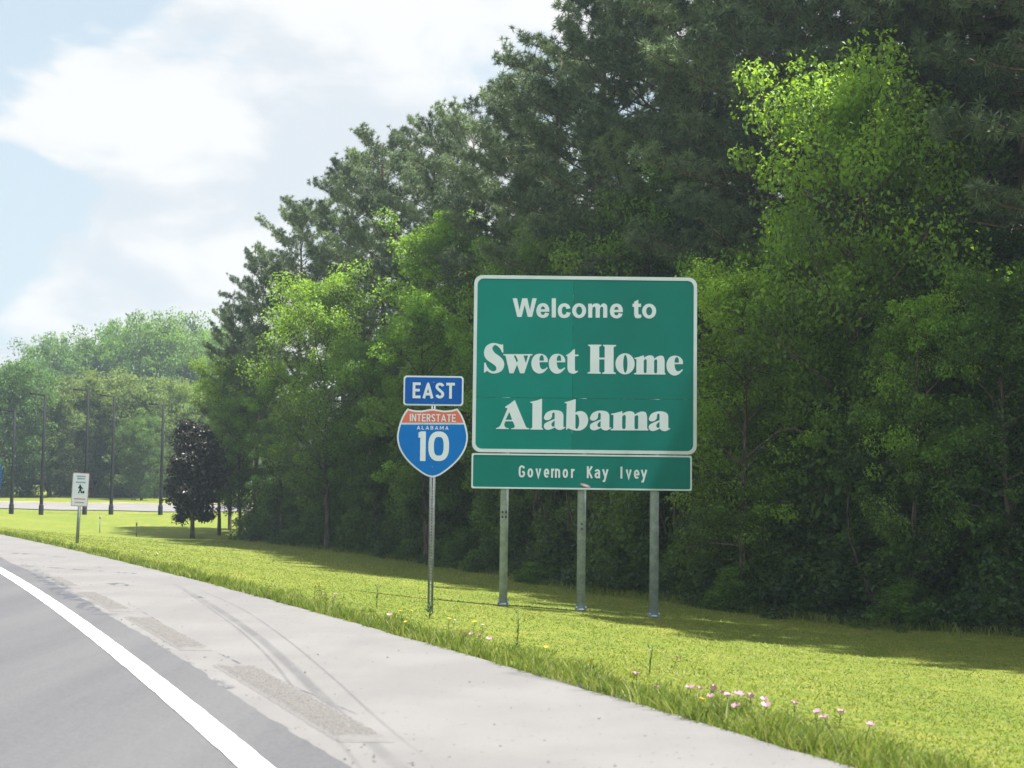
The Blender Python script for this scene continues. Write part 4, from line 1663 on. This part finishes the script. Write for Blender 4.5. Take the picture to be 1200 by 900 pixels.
for s_m in np.arange(10, cum[-1], 2.2):
    x, y = along(s_m + rs.uniform(-.5, .5), 0.5 + rs.uniform(-.3, .3))
    place(SHRUB[rs.randrange(3)], x, y, rs.uniform(.18, .36), rs.uniform(0, 6.28), "low weedy bush at the grass edge, " + zone(x, y), "bush", "low bushes " + zone(x, y), (1.25, 1.35, 1.05), wide=rs.uniform(.3, .55))

# ---- magnolia
mx, _ = px_at(226, 624, 63)
place(MAG, mx, 63, 1.0, 0.6, "dark glossy magnolia tree standing alone on the lawn at left", "magnolia tree", z=gz(mx, 63), wide=1.0)

# ---- far trees behind the ramp
FAR_FRONT = [(10, 446, 116, .85, (.62, .80, .80), "dark oak at the left edge behind the leftmost light pole"),
             (62, 470, 119, .9, (1.1, 1.0, 1.15), "rounded grey-green oak behind the two left light poles"),
             (115, 456, 122, 1.0, (1.15, 1.05, 1.15), "largest rounded grey-green oak behind the white regulation sign"),
             (172, 462, 120, .9, (1.1, 1.02, 1.1), "rounded grey-green oak right of the white regulation sign's poles"),
             (218, 458, 124, .9, (1.1, 1.05, 1.05), "grey-green oak rising behind the magnolia's left shoulder"),
             (168, 500, 114, .65, (.75, .85, .85), "low dark oak left of the magnolia, before the grey-green ones"),
             (258, 455, 128, .8, (.8, .95, .8), "oak half hidden between the magnolia and the forest's tip")]
for i, (a, yt, Yp, wd, colr, lab) in enumerate(FAR_FRONT):
    by_px(OAK[i % 3], 10.0, a, yt, Yp, lab, "oak tree", "oaks on the far lawn", colr, wide=wd)
for a, Yp, h, lab in ((28, 122, 4.2, "dark shrub under the far oaks between the two left light poles' bases"), (78, 127, 3.6, "dark shrub under the far oaks left of the white regulation sign"),
                      (122, 128, 4.4, "dark shrub under the far oaks right of the white regulation sign"), (150, 124, 3.2, "low dark shrub under the far oaks midway to the magnolia"), (196, 126, 4.6, "dark shrub under the far oaks beside the magnolia"), (-12, 124, 4.0, "dark shrub under the far oaks at the picture's left edge")):
    x, _ = px_at(a, 585, Yp)
    place(SHRUB[rs.randrange(3)], x, Yp, h / 3.6, rs.uniform(0, 6.28), lab, "shrub", "shrubs under the far oaks", (.8, .9, .95), wide=1.5)
FAR_BACK = [(-20, 440, 185, .8, (.8, 1., .9), "far green tree at the left edge above the dark oak"),
            (22, 446, 180, .8, (.75, .95, .9), "far dark green tree first from the left on the low skyline"),
            (68, 419, 176, .85, (.8, 1.0, .85), "far tree with a darker crown on the low skyline above two poles"),
            (108, 412, 178, .85, (1.0, 1.15, .8), "far bright green tree on the low skyline above the white sign"),
            (150, 401, 180, .85, (.95, 1.15, .8), "far bright green tree on the low skyline right of the white sign"),
            (196, 396, 176, .85, (1.05, 1.2, .75), "far yellow-green tree forming the top of the low skyline"),
            (240, 401, 174, .85, (1.05, 1.2, .75), "far yellow-green tree on the low skyline above the magnolia"),
            (282, 408, 170, .8, (1.0, 1.15, .8), "far green tree ending the low skyline beside the pines")]
for i, (a, yt, Yp, wd, colr, lab) in enumerate(FAR_BACK):
    by_px(OAK[(i + 1) % 3], 10.0, a, yt, Yp, lab, "tree", "far trees on the low skyline", colr, wide=wd * .8)
for i, a in enumerate(range(-60, 330, 34)):
    by_px(OAK[i % 3], 10.0, a, 500, 215 + 8 * (i % 3), "low tree closing the view far behind the oaks", "tree", "low trees far behind the oaks", (.8, .95, .85), wide=1.3)

# ------------------------------------------------------------------ grass and flowers
t = NT("grass_blade")
tint = t.attr("tint")
c = t.mix(t.ramp(tint, 0.0, 0.55), (0.110, 0.163, 0.027), (0.266, 0.293, 0.057))
c = t.mix(t.ramp(tint, 0.60, 1.0), c, (0.350, 0.319, 0.122))
a_ = t.bsdf(c, 0.55, 0, 0.35)
b_ = t.n.new("ShaderNodeBsdfTranslucent")
t.l.new(t.mix(t.ramp(tint, 0.0, 0.8), (0.152, 0.251, 0.030), (0.334, 0.395, 0.061)), b_.inputs["Color"])
m_ = t.n.new("ShaderNodeMixShader")
m_.inputs[0].default_value = 0.45
t.l.new(a_.outputs[0], m_.inputs[1])
t.l.new(b_.outputs[0], m_.inputs[2])
M['blade'] = t.finish(m_)


def blades(x, y, h, w, tint, r, bend=0.35):
    n = len(x)
    z = ground_z(x, y) - 0.004
    a = r.uniform(0, 6.28, n)
    d = np.stack([np.cos(a), np.sin(a), np.zeros(n)], -1)
    a2 = r.uniform(0, 6.28, n)
    ln = np.stack([np.cos(a2), np.sin(a2), np.zeros(n)], -1) * (h * bend * r.uniform(.3, 1.6, n))[:, None]
    P = np.stack([x, y, z], -1)
    up = np.array([0, 0, 1.0])
    b0, b1 = P - d * w[:, None] / 2, P + d * w[:, None] / 2
    m0 = P + up * (h * .58)[:, None] + ln * .35
    m1 = m0 + d * w[:, None] * .40
    m0 = m0 - d * w[:, None] * .40
    tp = P + up * h[:, None] * .97 + ln
    V = np.stack([b0, b1, m0, m1, tp], 1).reshape(-1, 3)
    i = np.arange(n)[:, None] * 5
    Q = i + np.array([[0, 1, 3, 2]])
    T = i + np.array([[2, 3, 4]])
    return V, [Q, T], np.repeat(tint, 5)


def patchy(x, y, s):
    return (np.sin(x * 1.3 * s + 1.7 * np.sin(y * .9 * s)) * np.sin(y * 1.1 * s + 1.3 * np.sin(x * .7 * s + 2)) + 1) / 2


# mown lawn
r = np.random.default_rng(77)
N_ = 210000
yy = 6.0 * (60.0 / 6.0) ** r.uniform(0, 1, N_)
xx = r.uniform(-0.46, 0.46, N_) * yy + r.uniform(-1.2, 1.2, N_)
ok = ((xx - XE(yy)) > 0.05)
xx, yy = xx[ok], yy[ok]
pt = patchy(xx, yy, .35) * .45 + patchy(xx + 9, yy, 1.1) * .35 + patchy(xx + 4, yy, 3.1) * .2
hh = (0.012 + 0.018 * pt) * r.uniform(.6, 1.5, len(xx)) * (1 + np.clip((yy - 15) / 60, 0, .6))
V, F, tt = blades(xx, yy, hh, r.uniform(.005, .010, len(xx)) * (1 + yy / 18), np.clip(.44 + .55 * (pt - .5) + r.normal(0, .13, len(xx)), 0, 1), r, 1.3)
tag(link("lawn_grass", mesh_np("lawn_grass", V, F, tt), None, M['blade']), "short mown yellow-green grass covering the slope", "grass", kind='stuff')
# long uncut grass along the shoulder, in tufts
N_ = 2600
yc = 5.5 * (42 / 5.5) ** r.uniform(0, 1, N_)
dc = np.abs(r.normal(0, .50, N_)) - .03
xc = XE(yc) + dc * 1.1
per = 26
tx = np.repeat(xc, per) + r.normal(0, .045, N_ * per)
ty = np.repeat(yc, per) + r.normal(0, .045, N_ * per)
th = np.repeat(r.uniform(.03, .125, N_) * r.choice([.5, .9, 1.5], N_) * np.clip(1.15 - dc * .6, .35, 1), per) * r.uniform(.5, 1.25, N_ * per)
ok = tx > XE(ty) - 0.03
tt0 = np.clip(np.repeat(r.uniform(.0, .48, N_), per) + r.normal(0, .12, N_ * per), 0, 1)
pale = r.random(N_ * per) < .10
tt0[pale] = r.uniform(.75, 1, pale.sum())
V, F, tt = blades(tx[ok], ty[ok], th[ok], r.uniform(.004, .009, ok.sum()) * (1 + ty[ok] / 30), tt0[ok], r, .55)
tag(link("verge_grass", mesh_np("verge_grass", V, F, tt), None, M['blade']), "longer uncut grass in tufts along the shoulder's edge", "grass", kind='stuff')
# shaggy grass at the foot of the forest
S_ = r.uniform(8, cum[-1], 9000)
O_ = r.normal(.1, .55, 9000)
fx, fy = np.array([along(a, -abs(b) * .6 + .3) for a, b in zip(S_, O_)]).T
V, F, tt = blades(fx, fy, r.uniform(.05, .22, 9000), r.uniform(.012, .025, 9000), np.clip(r.normal(.3, .15, 9000), 0, 1), r, .5)
tag(link("forest_edge_grass", mesh_np("forest_edge_grass", V, F, tt), None, M['blade']), "shaggy grass in the shade at the foot of the forest", "grass", kind='stuff')

# flowers: one mesh pair per kind, each bloom an object of its own
M['petal_pink'] = leaf_mat("pink_petal", (0.561, 0.306, 0.425), (0.680, 0.468, 0.561), (0.510, 0.297, 0.383), .3)
M['petal_yellow'] = leaf_mat("yellow_petal", (0.595, 0.468, 0.025), (0.680, 0.561, 0.051), (0.510, 0.425, 0.025), .3)
M['petal_white'] = leaf_mat("white_petal", (0.612, 0.612, 0.561), (0.697, 0.697, 0.663), (0.510, 0.510, 0.425), .3)
M['stem'] = leaf_mat("flower_stem", (0.051, 0.102, 0.017), (0.102, 0.170, 0.025), (0.085, 0.170, 0.017), .3)


def flower(name, size, h, mat, petals=4):
    rr2 = np.random.default_rng(len(name))
    root = empty(name)
    st_ = MB().tube([(0, 0, -.03), (.01, 0, h * .5), (0, .012, h)], [.003, .0025, .002], 5)
    for q in range(5):
        z_ = h * (.2 + .13 * q)
        a = q * 2.4
        st_.add([(0, 0, z_), (.02 * math.cos(a + .3), .02 * math.sin(a + .3), z_ + .012), (.055 * math.cos(a), .055 * math.sin(a), z_ + .02), (.02 * math.cos(a - .3), .02 * math.sin(a - .3), z_ + .012)], [(0, 1, 2, 3)])
    stem = st_.build("stem", M['stem'], root)
    mb = MB()
    for q in range(petals):
        a = q * 2 * math.pi / petals
        u = np.array([math.cos(a), math.sin(a), 0])
        v = np.array([-math.sin(a), math.cos(a), 0])
        up = np.array([0, 0, 1.0])
        c = np.array([0, .012, h])
        P = [c, c + u * size * .3 + v * size * .30 + up * size * .22, c + u * size * .55 + v * size * .26 + up * size * .42, c + u * size * .58 + up * size * .40,
             c + u * size * .55 - v * size * .26 + up * size * .42, c + u * size * .3 - v * size * .30 + up * size * .22]
        mb.add(P, [(0, 1, 2, 3), (0, 3, 4, 5)])
    bl = mb.build("blossom", mat, root)
    return {'root': root, 'kids': [(stem, []), (bl, [])], 'used': False}


PINK = flower("pink_flower", .052, .12, M['petal_pink'])
YEL = flower("yellow_flower", .035, .17, M['petal_yellow'], 5)
WHT = flower("white_flower", .028, .10, M['petal_white'], 6)


def at_ground(px, py):
    """where the ray of a measured spot meets the sloping ground"""
    lo, hi = 4.0, 80.0
    for _ in range(40):
        m = (lo + hi) / 2
        x, z = px_at(px, py, m)
        if z > gz(x, m):
            lo = m
        else:
            hi = m
    x, _z = px_at(px, py, lo)
    return x, lo


def bloom(pr, px, py, h, lab, grp):
    x, y = at_ground(px, py + 8)
    place(pr, x, y, h, rs.uniform(0, 6.28), lab, "flower", grp, wide=h * rs.uniform(.9, 1.2), tilt=(rs.uniform(-.3, .3), rs.uniform(-.3, .3)))


near_pink = [(812, 816), (817, 818), (830, 814), (836, 818), (845, 823), (853, 826), (831, 826), (863, 822), (869, 840), (876, 826), (880, 829), (897, 836), (899, 830), (927, 836), (958, 846), (973, 854), (980, 846), (1016, 861), (706, 803), (744, 797), (770, 815), (790, 775)]
for q in near_pink[:13]:
    bloom(PINK, q[0], q[1], 1.0, "pink evening primrose in the thick cluster on the verge, lower right", "pink flowers in the lower right cluster")
for q in near_pink[13:18]:
    bloom(PINK, q[0], q[1], 1.0, "lone pink flower spaced along the verge right of the thick cluster", "pink flowers right of the cluster")
for q in near_pink[18:]:
    bloom(PINK, q[0], q[1], .9, "lone pink flower on the verge left of the thick cluster", "pink flowers left of the cluster")
for q in [(545, 746), (553, 746), (559, 748), (566, 748), (571, 751)]:
    bloom(PINK, q[0], q[1], .85, "pink flower in the small patch below the left sign post", "pink flowers below the left sign post")
for q in [(376, 699), (381, 698), (391, 697), (393, 701), (458, 722)]:
    bloom(PINK, q[0], q[1], .9, "pink flower among yellow blooms on the verge left of the shield post", "pink flowers left of the shield post")
for q in [(371, 689), (374, 692), (378, 693), (369, 694), (382, 696), (470, 726), (478, 725), (523, 735), (556, 738), (480, 738), (692, 792), (690, 790), (815, 842), (640, 772), (610, 760)]:
    bloom(YEL, q[0], q[1], 1.0, "small yellow flower in the uncut grass along the shoulder", "yellow flowers on the verge")
for q in [(343, 697), (402, 697), (531, 729), (565, 735), (604, 757), (168, 642), (175, 644), (182, 645)]:
    bloom(WHT, q[0], q[1], 1.1, "small white flower in the uncut grass along the shoulder", "white flowers on the verge")
# single tall weed stalks
for i, (a, b, hh_, lab) in enumerate(((606, 756, .34, "tall thin weed stalk on the verge left of the middle sign post"), (761, 790, .24, "leaning weed stalk on the verge below the right sign post"), (441, 712, .3, "thin weed stalk on the verge left of the shield post"), (503, 726, .22, "tuft of weed at the foot of the shield post"))):
    x, y = at_ground(a, b)
    mb = MB().tube([(0, 0, -.03), (.01, 0, hh_ * .5), (.03 if i == 1 else .005, 0, hh_)], [.006, .005, .003], 5)
    for q in range(8 if i < 3 else 18):
        z_ = hh_ * (.15 + .1 * q) if i < 3 else hh_ * .05 * q
        aa = q * 2.4
        l_ = .05 if i < 3 else .10
        mb.add([(0, 0, z_), (l_ * .5 * math.cos(aa + .25), l_ * .5 * math.sin(aa + .25), z_ + .03), (l_ * math.cos(aa), l_ * math.sin(aa), z_ + .06), (l_ * .5 * math.cos(aa - .25), l_ * .5 * math.sin(aa - .25), z_ + .03)], [(0, 1, 2, 3)])
    w_ = mb.build("weed", M['stem'])
    w_.location = (x, y, gz(x, y))
    tag(w_, lab, "weed", "weeds on the verge")

# ------------------------------------------------------------------ summer haze
if HAZE_DENSITY > 0:
    hb = MB().box((0, 130, 14), (400, 320, 36))
    hm = bpy.data.materials.new("haze_air")
    hm.use_nodes = True
    hm.node_tree.nodes.clear()
    ho = hm.node_tree.nodes.new("ShaderNodeOutputMaterial")
    hv = hm.node_tree.nodes.new("ShaderNodeVolumePrincipled")
    hv.inputs["Color"].default_value = (0.72, 0.88, 1.0, 1)
    hv.inputs["Density"].default_value = HAZE_DENSITY
    hv.inputs["Anisotropy"].default_value = 0.3
    hm.node_tree.links.new(hv.outputs[0], ho.inputs["Volume"])
    tag(hb.build("haze", hm), kind='stuff')
